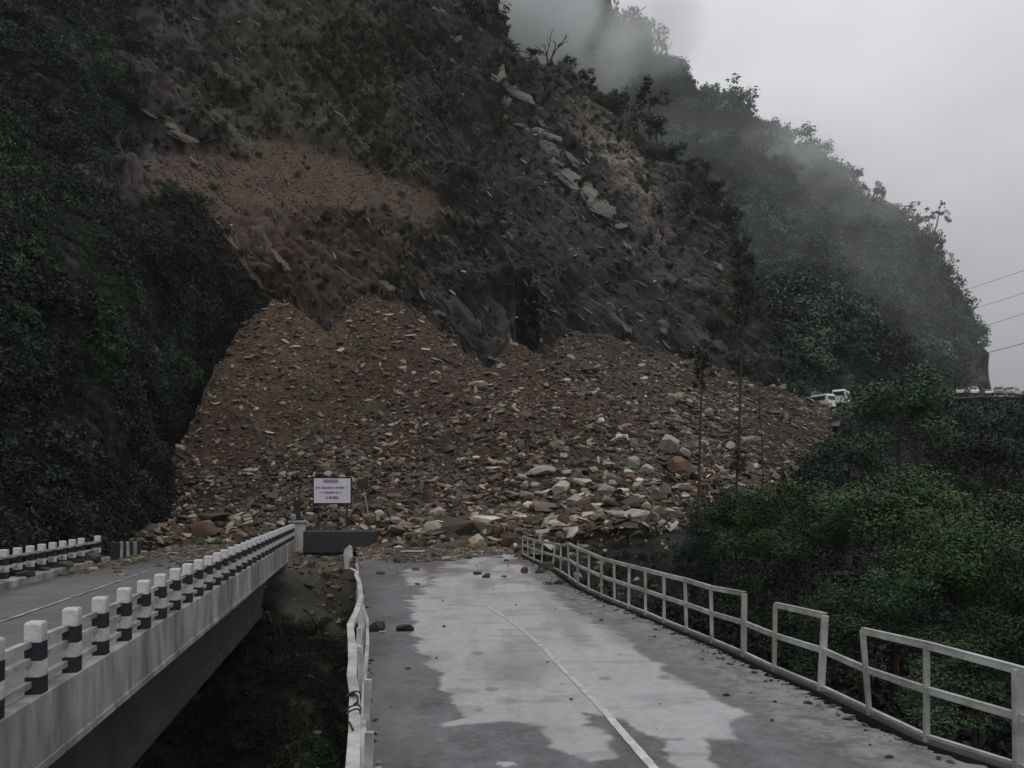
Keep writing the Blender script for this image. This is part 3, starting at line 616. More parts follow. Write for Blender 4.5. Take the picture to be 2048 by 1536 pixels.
# fascia beam in cast lengths
seg = 3.3; k = 0; y = Y0
while y < Y1 - 0.1:
    y2 = min(y + seg, Y1); MB().box((xo - 0.15 + random.uniform(-.006, .006), (y + y2) / 2, -0.20), (0.30, y2 - y - 0.012, 0.90)).build('fascia_block', M['concrete'], br, bevel=.015); y = y2
mb = MB()
for k in range(46): mb.box((xo + 0.012, Y0 + 1 * k + .5, -0.60 + 0.0), (0.03, 0.93, 0.10))
mb.build('drip_course', M['concrete'], br)
mb = MB()
for x in (xo - 1.05, xo - 3.2, xo - 5.4): mb.box((x, (Y0 + Y1) / 2 - 1, -1.5), (0.5, Y1 - Y0 - 2.2, 2.25)).box((x, (Y0 + Y1) / 2 - 1, -2.52), (0.7, Y1 - Y0 - 2.2, 0.3))
mb.build('girder', M['concrete_dark'], br)
mb = MB(); mb.box(((deck_w0 + deck_w1) / 2, Y1 + .4, -2.2), (deck_w1 - deck_w0 - .5, 1.2, 4.0)); mb.build('abutment', M['concrete_dark'], br)
mb = MB(); mb.box((deck_w0 + .12, (Y0 + yl(-10.3, 30)) / 2, -0.02), (0.45, yl(-10.3, 30) - Y0, 0.50)); mb.build('kerb', M['concrete'], br, bevel=.03)
# posts
pm = MB()
w = .092; t_ = .076
pm.add([(-w, -w, 0), (w, -w, 0), (w, w, 0), (-w, w, 0), (-w, -w, .83), (w, -w, .83), (w, w, .83), (-w, w, .83), (-t_, -t_, .855), (t_, -t_, .855), (t_, t_, .855), (-t_, t_, .855)],
       [(0, 3, 2, 1), (0, 1, 5, 4), (1, 2, 6, 5), (2, 3, 7, 6), (3, 0, 4, 7), (4, 5, 9, 8), (5, 6, 10, 9), (6, 7, 11, 10), (7, 4, 8, 11), (8, 9, 10, 11)])
pmesh = pm.mesh('parapet_post'); pmesh.materials.append(M['post'])
ysr = [yl(-3.83, 9.19 + 1.115 * k) for k in range(-7, 30)]
for y in ysr:
    o = link('parapet_post', pmesh, None, br, (xo - .10, y, .25)); o.rotation_euler = (random.uniform(-.01, .01), random.uniform(-.01, .01), random.uniform(-.02, .02))
ysl = [yl(-10.3, 21.9 + .85 * k) for k in range(-12, 10)]
for y in ysl:
    if abs(y - yl(-10.3, 21.9 + .85 * 8)) < .1: continue
    link('parapet_post', pmesh, None, br, (-10.12, y, .22))
for xr, yA, yB, zs in ((xo - .16, ysr[0], ysr[-1], (.25 + .60, .25 + .40, .25 + .12)), (-10.12, ysl[0], ysl[-1], (.22 + .62, .22 + .34))):
    for z in zs:
        mb = MB(); n_ = int((yB - yA) / 1.11)
        for k in range(n_):
            s0, s1 = yA + (yB - yA) * k / n_, yA + (yB - yA) * (k + 1) / n_
            mb.bar((xr + random.uniform(-.008, .008), s0, z + random.uniform(-.008, .008)), (xr + random.uniform(-.008, .008), s1 - .004, z + random.uniform(-.008, .008)), .085, .075)
        mb.build('parapet_rail', M['rail_conc'], br)
mb = MB(); mb.box((xo + .12, Y1 - .1, .1), (.85, .7, 2.1)).box((xo + .12, Y1 - .12, 1.2), (.95, .8, .1)); mb.build('end_pillar', M['concrete'], br, bevel=.02)
mb = MB(); mb.box((xo - .08, Y1 - .35, 1.45), (.28, .28, .35)); mb.build('pillar_cap', M['concrete'], br, bevel=.06)

# striped kerb blocks past the end of the far parapet
kb = empty('striped_kerb', (0, 0, 0), th); tag(kb, 'short black and white striped kerb wall just beyond the far parapet, half buried', 'kerb')
for k in range(7):
    y = yl(-10.3, 31.2) + .36 * k; x = -10.0 + 0.006 * k * k
    MB().box((x, y, .38 - .02 * k), (.3, .34, .7)).build('kerb_stripe', M['rail_conc'] if k % 2 else M['black'], kb, bevel=.015)
kf = MB().box((0, 0, 0), (.24, 1.7, .3)).build('kerb_stone', M['rail_conc'], bevel=.03); kf.location = hit(266, 1100, ('slide',))[0] if hit(266, 1100, ('slide',)) else G(266, 1100); kf.rotation_euler = (R(25), R(12), R(40))
tag(kf, 'fallen curved white kerb stone at the foot of the slide beside the striped kerb', 'kerb stone')

# ------------------------------------------------------------------ signs at the bridge end
sg = empty('notice_board', P(664, 1062, 42.0)); tag(sg, 'white notice board with three dark lines of print, on two posts before the slide', 'sign')
def SP(px, py, Y=42.0): return Vector(P(px, py, Y)) - sg.location
a, b = SP(628, 957), SP(701, 1006); cx, cz = (a.x + b.x) / 2, (a.z + b.z) / 2; W_, H_ = b.x - a.x, a.z - b.z
MB().box((cx, 0, cz), (W_, .05, H_)).build('board', M['white'], sg, bevel=.004)
mb = MB()
mb.box((cx, .04, cz + H_ / 2 + .04), (W_ + .16, .06, .08)).box((cx, .04, cz - H_ / 2 - .04), (W_ + .16, .06, .08)).box((cx - W_ / 2 - .04, .04, cz), (.08, .06, H_)).box((cx + W_ / 2 + .04, .04, cz), (.08, .06, H_))
mb.build('frame', M['iron'], sg)
MB().box((cx - .07, -.030, cz + H_ / 2 - .145), (.80, .006, .20)).build('heading', M['sign_red'], sg)
random.seed(3)
for row, (x0, x1, zz, hh) in enumerate(((632, 697, 975.5, .085), (640, 686, 985, .085), (650, 676, 995.5, .10))):
    mb = MB(); x = SP(x0, 0).x; xe = SP(x1, 0).x; z = SP(0, zz).z
    while x < xe:
        w_ = random.uniform(.02, .045)
        if random.random() < .86:
            mb.box((x + w_ / 2, -.030, z + random.uniform(-.012, .012)), (w_, .005, hh * random.uniform(.9, 1.7)))
            if random.random() < .6: mb.box((x + w_, -.0285, z + hh * random.choice((-.3, .3))), (w_ * 1.3, .005, .018))
        x += w_ + random.uniform(.012, .03)
    mb.build('printed_line', M['sign_ink'], sg)['kind'] = 'stuff'
for px in (636, 693): MB().box((SP(px, 0).x, .10, .2), (.09, .09, 3.4)).build('post', M['iron'], sg)
rs = empty('round_road_sign', P(736, 1062, 42.6)); tag(rs, 'small round dark sign on a thin leaning pole right of the notice board', 'sign')
c = Vector(P(725, 968, 42.6)) - rs.location; MB().tube([c + Vector((0, -.02, 0)), c + Vector((0, .02, 0))], .31, 24).build('disc', M['iron'], rs)
MB().tube([(.12, 0.05, -.8), (.02, 0.05, .9), c + Vector((0, .05, 0))], [.035, .035, .03], 8).build('pole', M['rail_conc'], rs)
mb = MB(); q = Vector(P(594, 1062, 43)); ps = MB().box((0, 0, .8), (.36, .3, 2.3)).build('stub_column', M['black'], bevel=.03); ps.location = (q.x, q.y, q.z - .2)
tag(ps, 'short dark square column standing behind the end pillar of the concrete bridge', 'column')
blk = MB().box((0, 0, 0), (3.7, 1.0, 1.15)).build('retaining_block', M['rock_dark'], bevel=.06); q = P(683, 1083, 39.5); blk.location = q; blk.rotation_euler = (0, 0, .05)
tag(blk, 'long low dark block wall closing the gap below the notice board', 'wall')

# ------------------------------------------------------------------ rocks
def rock_mesh(seed, dims, npt=16):
    r = random.Random(seed); bm = bmesh.new()
    for _ in range(npt):
        v = Vector((r.gauss(0, 1), r.gauss(0, 1), r.gauss(0, 1))); v.normalize(); m_ = max(abs(v.x), abs(v.y), abs(v.z)) ** 0.6
        bm.verts.new((v.x / m_ * dims[0] / 2, v.y / m_ * dims[1] / 2, v.z / m_ * dims[2] / 2))
    res = bmesh.ops.convex_hull(bm, input=bm.verts)
    bmesh.ops.delete(bm, geom=[g for g in res['geom_interior'] + res['geom_unused'] if isinstance(g, bmesh.types.BMVert)], context='VERTS')
    bmesh.ops.dissolve_limit(bm, angle_limit=R(14), verts=bm.verts, edges=bm.edges)
    me = bpy.data.meshes.new('rock'); bm.to_mesh(me); bm.free(); return me
def craggy(seed):
    me = rock_mesh(seed, (1, 1, 1), 15); bm = bmesh.new(); bm.from_mesh(me); bmesh.ops.triangulate(bm, faces=bm.faces)
    for _ in range(2): bmesh.ops.subdivide_edges(bm, edges=bm.edges, cuts=1, use_grid_fill=True)
    V_ = np.array([v.co for v in bm.verts]); N_ = np.array([v.co.normalized() for v in bm.verts])
    d_ = fbm(V_ * np.array([2.5, 5, 3]) + seed, 3, 5) * .22 + np.round(fbm(V_ * np.array([1.5, 6, 2]) + seed, 2, 9) * 3) / 3 * .14
    for v, q, n_ in zip(bm.verts, d_, N_): v.co += Vector(n_) * float(q)
    me2 = bpy.data.meshes.new('rock_slab'); bm.to_mesh(me2); bm.free(); return me2
shapes = [(1, .75, .5), (1, .6, .28), (1, .8, .38), (1, .5, .3), (.9, .8, .7), (1, .7, .2), (1, .45, .22), (.9, .75, .5)]
RM = {}
for key in ('rock', 'rock_pale', 'rock_dark', 'rock_brown'):
    RM[key] = []
    for k in range(12):
        me = rock_mesh(100 + k, shapes[k % 8], 14 + k); me.materials.append(M[key]); RM[key].append(me)
def frame_rot(nrm, spin):
    q = Vector(nrm).to_track_quat('Z', 'Y'); return (q.to_matrix() @ Matrix.Rotation(spin, 3, 'Z')).to_euler()
def rock(px, py, wpx, label, key='rock_pale', shape=None, group=None, cat='rock', which=('slide', 'val', 'hill'), asp=None, spin=None, ground=False, name='rock'):
    if ground: loc = G(px, py); nrm = Vector((0, 0, 1)); 
    else:
        h = hit(px, py, which)
        if not h: return None
        loc, nrm = h[0], h[1]
    nrm = (nrm + Vector((random.uniform(-.35, .35), random.uniform(-.2, .2), .9)) * (0 if ground else 1)).normalized()
    s = wpx / F * loc.y
    o = link(name, RM[key][shape if shape is not None else random.randrange(12)], None)
    o.rotation_euler = frame_rot(nrm, spin if spin is not None else random.uniform(-.6, .6) + (math.pi if random.random() < .5 else 0))
    a = asp or (1, 1, 1); o.scale = (s * a[0], s * a[1], s * a[2])
    o.location = loc + Vector((0, 0, (0.14 if not ground else .17) * s * a[2]))
    tag(o, label, cat, group); return o
random.seed(11)
BIG = [ # px, py, width px, label, material, shape, aspect
    (925, 1068, 95, 'largest grey brown angular boulder at the slide toe, its front face on the road end', 'rock', 0, (1, .9, 1.0)),
    (868, 1063, 52, 'squarish pale tan boulder left of the big angular boulder at the slide toe', 'rock_pale', 7, (1, .9, 1)),
    (975, 1048, 60, 'pale curved slab leaning over the right of the big angular boulder', 'rock_pale', 5, (1, .7, 1.2)),
    (905, 1062, 60, 'long flat pale sliver lying across the big angular boulder', 'rock_pale', 5, (1, .5, .6)),
    (850, 1082, 56, 'low grey brown pointed slab at the road end', 'rock', 1, (1, .8, 1)),
    (1008, 1036, 40, 'thin bright slab tipped steeply to the right above the broken railing end', 'rock_pale', 5, (1, .6, .9)),
    (1045, 1037, 42, 'thin bright slab lying flat beside the tipped slab', 'rock_pale', 5, (1, .5, .8)),
    (1330, 1028, 52, 'nearly white bent slab at the lower right end of the slide', 'rock_pale', 6, (1, .7, 1)),
    (1275, 997, 42, 'broad bright lozenge shaped slab above the lower right end of the slide', 'rock_pale', 1, (1, .9, .8)),
    (1265, 935, 36, 'upright pale slab with a notched top on the right of the slide', 'rock_pale', 2, (.9, .8, 2)),
    (1292, 946, 36, 'pale grey slab beside the notched upright slab', 'rock_pale', 2, (1, .8, 1.5)),
    (1335, 898, 60, 'large pale slab tilted towards the thin trees on the right of the slide', 'rock_pale', 2, (1, .8, 1.4)),
    (1370, 910, 34, 'pale block right of the large tilted slab near the thin tree', 'rock_pale', 7, None),
    (1360, 944, 92, 'big dark red brown block under the tilted pale slab by the thin tree', 'rock_brown', 7, (1, .7, .8)),
    (955, 777, 52, 'isolated long pale slab high in the middle of the slide', 'rock_pale', 6, (1, .8, 1.2)),
    (952, 800, 24, 'small pale rock just under the isolated long slab', 'rock_pale', 2, None),
    (1130, 764, 28, 'pale flattened rock below the dark hollow in the cliff', 'rock_pale', 1, None),
    (1180, 746, 46, 'single black slanting block on the upper right of the slide', 'rock_dark', 3, (1, .8, 1)),
    (1202, 843, 15, 'small bright white cube of rock in the right half of the slide', 'rock_pale', 4, None),
    (806, 726, 14, 'upper of the small white stones near the centre of the slide', 'rock_pale', 4, None),
    (805, 739, 20, 'lower of the small white stones near the centre of the slide', 'rock_pale', 2, None),
    (590, 697, 26, 'small pale elongated stone high on the left debris cone', 'rock_pale', 6, None),
    (512, 820, 12, 'small cream coloured stone on the left edge of the debris cone', 'rock_pale', 4, None),
    (783, 852, 16, 'small yellowish flat stone in the middle of the slide', 'rock_pale', 2, None),
    (405, 1066, 64, 'dark reddish boulder at the far end of the concrete bridge deck', 'rock_brown', 4, (1, .8, .7)),
    (425, 1042, 70, 'long grey slab resting on the dark reddish boulder by the bridge deck', 'rock', 5, (1, .6, 1)),
    (471, 1041, 24, 'rounded pale stone behind the parapet of the concrete bridge', 'rock_pale', 4, None),
    (518, 1050, 34, 'rounded greenish grey boulder close behind the parapet', 'rock', 4, (1, 1, .9)),
    (316, 1055, 11, 'tiny white stone at the left foot of the slide', 'rock_pale', 4, None),
    (25, 1034, 28, 'reddish tan rock lying in the dark undergrowth above the left parapet', 'rock_brown', 6, None),
    (1500, 663, 1, '', '', 0, None),
    (1502, 776, 16, 'white pointed stone right of the tall thin tree', 'rock_pale', 3, (.8, .8, 1.8)),
    (1561, 776, 26, 'pale flat slab high at the right edge of the slide near the white vans', 'rock_pale', 5, (1, .8, .9)),
    (1545, 832, 44, 'dark wedge of rock at the right edge of the slide below the vans', 'rock_dark', 1, None),
    (1500, 885, 44, 'broad tan block between the thin trees on the right', 'rock_pale', 3, (1, .7, 1)),
    (1185, 1035, 46, 'pale pointed slab in the lowest row of blocks right of the railing end', 'rock_pale', 3, None),
    (1260, 1012, 50, 'dull grey boulder under the bright lozenge slab', 'rock', 2, None),
    (1150, 1005, 40, 'pale slab between the railing end and the bright lozenge slab', 'rock_pale', 2, None),
    (1390, 985, 22, 'bright small slab beside the foot of the nearer thin tree', 'rock_pale', 2, None),
    (1120, 1075, 30, 'grey block right behind the far end of the steel railing', 'rock', 7, None),
]
for a in BIG:
    if a[2] > 5: rock(a[0], a[1], a[2], a[3], a[4], a[5], asp=a[6], name='boulder' if a[2] >= 44 else 'rock', cat='boulder' if a[2] >= 44 else 'rock', spin=random.uniform(-.3, .3))
ROAD = [
    (752, 1262, 46, 'larger of the two black rocks on the asphalt beside the bent railing', 'rock_dark', 7, (1, .7, 1.0)),
    (810, 1262, 38, 'smaller of the two black rocks on the asphalt, at the edge of the pale patch', 'rock_dark', 0, (1, .7, .9)),
    (765, 1266, 16, 'small white flake in front of the larger black rock', 'rock_pale', 5, None),
    (888, 1254, 7, 'lone pebble on the pale patch of the road', 'rock_dark', 4, None),
    (824, 1107, 52, 'long bright flat slab lying at the end of the asphalt', 'rock_pale', 5, (1, .4, .5)),
    (762, 1149, 22, 'flat dark stone near the left railing at the road end', 'rock_dark', 1, None),
    (832, 1141, 20, 'flat dark stone at the top of the small pale patch', 'rock_dark', 1, None),
    (835, 1170, 14, 'flat dark stone at the bottom of the small pale patch', 'rock_dark', 1, None),
    (800, 1125, 30, 'low reddish grey rock in the mud at the road end', 'rock', 2, None),
    (898, 1122, 32, 'grey tan rock at the tip of the pale road patch', 'rock_pale', 0, (1, .8, .8)),
    (955, 1149, 18, 'dark rounded stone left of the dark angular stone in mid road', 'rock_dark', 2, None),
    (973, 1155, 22, 'dark angular stone at the far middle of the road', 'rock_dark', 7, None),
    (1009, 1155, 14, 'small flat dark stone right of the dark angular stone', 'rock_dark', 1, None),
    (1049, 1146, 20, 'grey upright block near the far end of the steel railing', 'rock', 4, (.9, .8, 1.3)),
    (1092, 1140, 34, 'pale broken lump leaning on the far end of the steel railing', 'rock', 2, (1, .8, 1.4)),
    (1080, 1146, 24, 'dark lump at the foot of the pale broken lump by the railing', 'rock_dark', 7, None),
    (1118, 1168, 26, 'black stone against the bend of the steel railing', 'rock_dark', 7, (1, .8, .9)),
    (1098, 1169, 20, 'flat black stone on the road beside the bend of the railing', 'rock_dark', 1, None),
    (725, 1187, 10, 'small dark stone at the foot of the bent railing', 'rock_dark', 4, None),
    (868, 1114, 14, 'little dark stone left of the grey tan rock at the patch tip', 'rock_dark', 4, None),
    (778, 1110, 16, 'dark stone at the left end of the long bright slab', 'rock_dark', 2, None),
    (938, 1118, 14, 'little grey stone at the far end of the pale road patch', 'rock', 4, None),
]
for a in ROAD: rock(a[0], a[1], a[2], a[3], a[4], a[5], asp=a[6], ground=True, name='road_stone', cat='stone', spin=random.uniform(-.3, .3))
br_st = [(52, 1176, 34, 'nearest'), (92, 1164, 26, 'second'), (128, 1155, 40, 'widest'), (160, 1147, 24, 'fourth'), (184, 1141, 34, 'fifth'), (206, 1135, 22, 'farthest')]
for i, (x, y, w_, wd) in enumerate(br_st):
    rock(x, y - 8, w_, wd + ' dark rubble stone on the kerb under the far parapet of the concrete bridge', 'rock_dark' if i % 2 else 'rock', i, group='rubble stones on the bridge kerb', ground=True, name='deck_stone', cat='stone').location.z = .30

# individual blocks: zones of alike stones
random.seed(21); placed = [(a[0], a[1], a[2]) for a in BIG]
ZONES = [  # count, photo area, size range, group, materials, nearest landmarks from left to right
    (46, (740, 1000, 1040, 1088), (16, 44), 'blocks of the slide toe above the road end', ('rock', 'rock_pale', 'rock_brown'), ('right of the round sign', 'above the big angular boulder', 'left of the broken railing end')),
    (58, (1040, 940, 1380, 1050), (22, 56), 'slabs of the lower right apron', ('rock_pale', 'rock_pale', 'rock'), ('above the far end of the railing', 'near the bright lozenge slab', 'by the nearer thin tree')),
    (44, (1180, 820, 1480, 940), (10, 28), 'slabs behind the thin trees', ('rock_pale', 'rock', 'rock'), ('beside the small white cube rock', 'left of the nearer thin tree', 'between the two thin trees')),
    (34, (900, 860, 1180, 990), (10, 26), 'blocks in the centre right of the slide', ('rock', 'rock_pale', 'rock_brown'), ('in the centre of the slide', 'below the isolated long slab', 'in the centre right of the slide')),
    (26, (330, 1010, 610, 1078), (10, 26), 'stones behind the concrete parapet', ('rock', 'rock_pale'), ('beyond the striped kerb', 'behind the dark reddish boulder', 'behind the end pillar')),
    (20, (620, 1010, 750, 1060), (10, 22), 'stones behind the notice board', ('rock', 'rock_pale'), ('under the left of the notice board', 'under the right of the notice board', 'below the round sign')),
    (18, (1420, 760, 1580, 880), (8, 18), 'stones at the far right of the slide', ('rock_pale', 'rock'), ('beside the taller thin tree', 'behind the slender sapling', 'below the white vans')),
    (14, (700, 640, 900, 760), (6, 12), 'small stones high on the slide', ('rock_pale',), ('on the crest of the right debris cone', 'high on the right debris cone', 'under the cliff hollow left')),
]
KW = {'rock': 'grey brown', 'rock_pale': 'pale', 'rock_brown': 'dark brown', 'rock_dark': 'black'}
SW = ('block', 'flat slab', 'slab', 'thick sliver', 'chunk', 'thin flake', 'long sliver', 'block', 'angular block', 'angular flat slab', 'angular slab', 'angular sliver')
for nmb, (x0, y0, x1, y1), (s0, s1), grp, keys, marks in ZONES:
    c_ = 0; tries = 0
    while c_ < nmb and tries < nmb * 40:
        tries += 1; x, y = random.uniform(x0, x1), random.uniform(y0, y1); u_ = random.random() ** 2; s_ = s0 + (s1 - s0) * u_
        if any(abs(x - p) < (s_ + q) * .42 and abs(y - r_) < (s_ + q) * .22 for p, r_, q in placed): continue
        if not hit(x, y, ('slide',)): continue
        key = random.choice(keys); sh = random.randrange(12); row = ('upper', 'middle', 'lower')[min(2, int(3 * (y - y0) / (y1 - y0)))]
        lab = '%s %s %s %s, %s row' % (('small', 'medium', 'large')[min(2, int(u_ * 3.5))], KW[key], SW[sh], marks[min(2, int(3 * (x - x0) / (x1 - x0)))], row)
        placed.append((x, y, s_)); rock(x, y, s_, lab, key, sh, group=grp, which=('slide',), asp=(1, random.uniform(.7, 1.1), random.uniform(.9, 1.7))); c_ += 1

from collections import defaultdict
same = defaultdict(list)
for o in COL.objects:
    if o.get('group') in [z[3] for z in ZONES]: same[o['label']].append(o)
for lab, os_ in same.items():
    if len(os_) > 1:
        os_.sort(key=lambda o: o.location.x / o.location.y)
        names = {2: ('left', 'right'), 3: ('left', 'middle', 'right')}.get(len(os_), ('leftmost', 'second', 'third', 'rightmost', 'last'))
        for o, w_ in zip(os_, names): o['label'] = lab.rsplit(', ', 1)[0] + ', ' + w_ + ' in ' + lab.rsplit(', ', 1)[1]
# ------------------------------------------------------------------ instanced cover (stuff)
def scatter(name, pts, rots, scl, src, kind='stuff'):
    me = bpy.data.meshes.new(name); me.vertices.add(len(pts)); me.vertices.foreach_set('co', np.asarray(pts, np.float32).ravel())
    for nm, ty, d in (('rot', 'FLOAT_VECTOR', rots), ('scl', 'FLOAT_VECTOR', scl)):
        at = me.attributes.new(nm, ty, 'POINT'); at.data.foreach_set('vector', np.asarray(d, np.float32).ravel())
    me.update(); o = link(name, me); ng = bpy.data.node_groups.new(name, 'GeometryNodeTree')
    ng.interface.new_socket('Geometry', in_out='INPUT', socket_type='NodeSocketGeometry'); ng.interface.new_socket('Geometry', in_out='OUTPUT', socket_type='NodeSocketGeometry')
    N, L = ng.nodes, ng.links; gi, go = N.new('NodeGroupInput'), N.new('NodeGroupOutput'); iop = N.new('GeometryNodeInstanceOnPoints')
    oi = N.new('GeometryNodeObjectInfo'); oi.inputs['Object'].default_value = src; oi.inputs['As Instance'].default_value = True
    ar, as_ = N.new('GeometryNodeInputNamedAttribute'), N.new('GeometryNodeInputNamedAttribute')
    ar.data_type = as_.data_type = 'FLOAT_VECTOR'; ar.inputs['Name'].default_value = 'rot'; as_.inputs['Name'].default_value = 'scl'
    er = N.new('FunctionNodeEulerToRotation'); L.new(ar.outputs[0], er.inputs[0])
    L.new(gi.outputs[0], iop.inputs['Points']); L.new(oi.outputs['Geometry'], iop.inputs['Instance']); L.new(er.outputs[0], iop.inputs['Rotation']); L.new(as_.outputs[0], iop.inputs['Scale'])
    L.new(iop.outputs[0], go.inputs[0]); md = o.modifiers.new('cover', 'NODES'); md.node_group = ng
    if kind: o['kind'] = kind
    return o
def source(name, me):                                  # mesh carrier used only as an instance source, never linked into the scene
    return bpy.data.objects.new(name, me)
def eulers(nrm, up=0.5, tilt=0.3, spin=3.14):
    out = np.empty((len(nrm), 3))
    for i, nv_ in enumerate(nrm):
        v = Vector(nv_) * (1 - up) + Vector((0, 0, up)) + Vector((random.gauss(0, tilt), random.gauss(0, tilt), random.gauss(0, tilt * .5)))
        out[i] = frame_rot(v.normalized(), random.uniform(-spin, spin))
    return out
random.seed(31)
def bedded(nrm):                                       # long axis down the dip of the strata
    out = np.empty((len(nrm), 3))
    for i, nv_ in enumerate(nrm):
        n_ = (Vector(nv_) + Vector((random.gauss(.1, .2), random.gauss(-.3, .2), random.gauss(.4, .2)))).normalized(); a_ = R(random.gauss(46, 11)); ax = Vector((math.cos(a_), -.2, -math.sin(a_)))
        ax = (ax - n_ * ax.dot(n_)).normalized(); out[i] = Matrix((ax, n_.cross(ax), n_)).transposed().to_euler()
    return out
def rubble(name, T, n, w, smin, smax, key, shape, pw=2.5, flat=1.0, bed=False):
    p, nr, px, py = sample(T, n, w); s = smin + (smax - smin) * rng.random(n) ** pw
    sizes = np.stack([s, s * rng.uniform(.6, 1, n), s * rng.uniform(.5, 1, n) * flat], 1)
    p = p + nr * (sizes[:, 2:3] * 0.10)
    if bed: sizes = sizes * np.array([2.1, .75, .8])
    return scatter(name, p, bedded(nr) if bed else eulers(nr, .6, .35), sizes, source(name + '_piece', RM[key][shape]))
sx, sy = slide.fpx, slide.fpy
insl = (sy > interp(S_TOP, sx) + 2) * (1 - .6 * sstep(1430, 1560, sx))
patch = np.clip(0.35 + 2.2 * fbm(slide.cen / np.array([2.6, 2.6, 2.6]), 3, 431), 0.06, 2.0)
coarse = sstep(780, 1000, sy + 0.16 * (sx - 700)) * insl * patch
fine = insl * (1 - 0.5 * coarse)
toe = sstep(930, 1050, sy + .1 * (sx - 1000)) * insl
for i, (key, sh) in enumerate((('rock', 0), ('rock', 2), ('rock_brown', 3), ('rock', 6), ('rock', 8))):
    rubble('coarse_rubble', slide, 3400, coarse + .10 * insl, .16, .85, key, sh, 2.6)
for i, (key, sh) in enumerate((('rock', 4), ('rock_brown', 7), ('rock', 9))):
    rubble('fine_rubble', slide, 9000, fine + .05, .06, .34, key, sh, 2.6)
rubble('pale_rubble', slide, 1100, coarse + .08 * insl, .12, .55, 'rock_pale', 1, 2.5)
rubble('pale_rubble', slide, 5200, insl * 1.0, .05, .26, 'rock_pale', 3, 3.0)
rubble('pale_rubble', slide, 700, toe + .05 * insl, .25, 1.1, 'rock_pale', 5, 2.0)
rubble('toe_rubble', slide, 900, toe, .3, 1.5, 'rock', 1, 2.4)
rubble('toe_rubble', slide, 500, toe, .3, 1.3, 'rock_brown', 7, 2.4)
rubble('coarse_rubble', slide, 700, coarse, .4, 1.2, 'rock', 7, 3.0)
# rubble on the cliff face
hx, hy = hill.fpx, hill.fpy; vis = (hy > -60) & (hx > -60)
lob = lobe_mask(hx, hy); fanm = fan_mask(hx, hy); g2 = lambda x, y, s1, s2: np.exp(-((hx - x) / s1) ** 2 - ((hy - y) / s2) ** 2)
rockw = vis * (1 - lob) * (1 - .9 * fanm)
rubble('ledge_rubble', hill, 4200, rockw * (g2(620, 490, 260, 90) * 5 + .4), .15, .9, 'rock_brown', 6, 2.6)
rubble('ledge_rubble', hill, 3600, rockw * (g2(1150, 450, 300, 250) * 2 + .4), .15, 1.0, 'rock', 1, 2.6)
rubble('scree_pebbles', hill, 6000, vis * fanm, .06, .34, 'rock_brown', 0, 3.0)
rubble('scree_pebbles', hill, 1500, vis * fanm, .06, .4, 'rock', 2, 3.0)
M['rock_face'] = mat('cliff_face_rock', (0.042, 0.038, 0.037), 0.8, 0.3, 0.3, 2.0, rand=1.0)
for sh in (1, 3, 6):
    mf = RM['rock'][sh].copy(); mf.materials.clear(); mf.materials.append(M['rock_face']); RM.setdefault('rock_face', {})[sh] = mf
    rubble('face_rubble', hill, 8000, rockw * (1 + 1.5 * g2(1050, 480, 350, 250)), .15, 1.1, 'rock_face', sh, 2.2, bed=True)
rubble('pale_face_rubble', hill, 2600, rockw * (.35 + g2(950, 120, 160, 140) + g2(1100, 330, 120, 160) + .8 * g2(600, 500, 280, 70)), .1, .7, 'rock_pale', 3, 2.6, bed=True)
rubble('ledge_rubble', hill, 500, rockw * (g2(1250, 650, 250, 120) * 3 + .3), .2, 1.0, 'rock_pale', 5, 2.2)
# ravine banks
class Tm: pass
def flat_sample(T): 
    a, b_, c, d = (T.V[T.F[:, k]] for k in range(4)); T.fn = np.cross(c - a, d - b_); T.area = np.linalg.norm(T.fn, axis=1) / 2; T.fn /= (2 * T.area[:, None] + 1e-9)
    T.fn[T.fn[:, 2] < 0] *= -1; T.cen = (a + c) / 2; T.fpx = T.cen[:, 0]; T.fpy = T.cen[:, 1]; return T
flat_sample(grv)
offroad = (grv.fpx < left_x(grv.fpy) - .2)
rubble('bank_rubble', grv, 900, sstep(31, 37, grv.fpy) * (offroad * (grv.fpx > -16)), .08, .5, 'rock', 2, 2.5)
rubble('bank_rubble', grv, 700, np.exp(-((grv.fpx + .205 * grv.fpy + .9) / 1.2) ** 2) * (grv.fpy > 7), .05, .5, 'rock', 7, 3)
rubble('bank_rubble', val, 900, ((val.fpx < 1480) & (val.fpy < 1330)) * 1.0, .1, .7, 'rock', 7, 3)
# gravel along the road edge and slide dirt on the road end
class Rd: pass
def road_pts(n, f):
    out = []
    while len(out) < n:
        y = random.uniform(4, 39); tt_ = random.random(); x = left_x(y) + (rail_x(y) - .3 - left_x(y)) * tt_
        if random.random() < f(y, tt_): out.append((x, y, .015))
    return np.array(out)
pts = road_pts(4200, lambda y, t: .9 if y > 29.5 + 7 * abs(t - .3) else (.55 if t > .955 else (.35 if t < .03 else (.035 if t > .8 else .004))))
s = .02 + .10 * rng.random(len(pts)) ** 3 * (1 + 1.4 * (pts[:, 1] > 30)); 
dk = []
while len(dk) < 2600:
    yb = random.uniform(26, 42.5); xb = random.uniform(-9.8, -4.3); lim = sstep(29, 40, yb + (4 if xb < -8.5 else 0) + 2.5 * math.sin(xb * 1.7) )
    if random.random() < .03 + float(lim) ** 1.5: dk.append((xb * math.cos(th) - yb * math.sin(th), xb * math.sin(th) + yb * math.cos(th), .02))
dk = np.array(dk); sd_ = .03 + .38 * rng.random(len(dk)) ** 4
scatter('deck_rubble', dk, eulers(np.tile([[0, 0, 1.]], (len(dk), 1)), .8, .15), np.stack([sd_, sd_, sd_ * .8], 1), source('deck_rubble_piece', RM['rock'][2]))
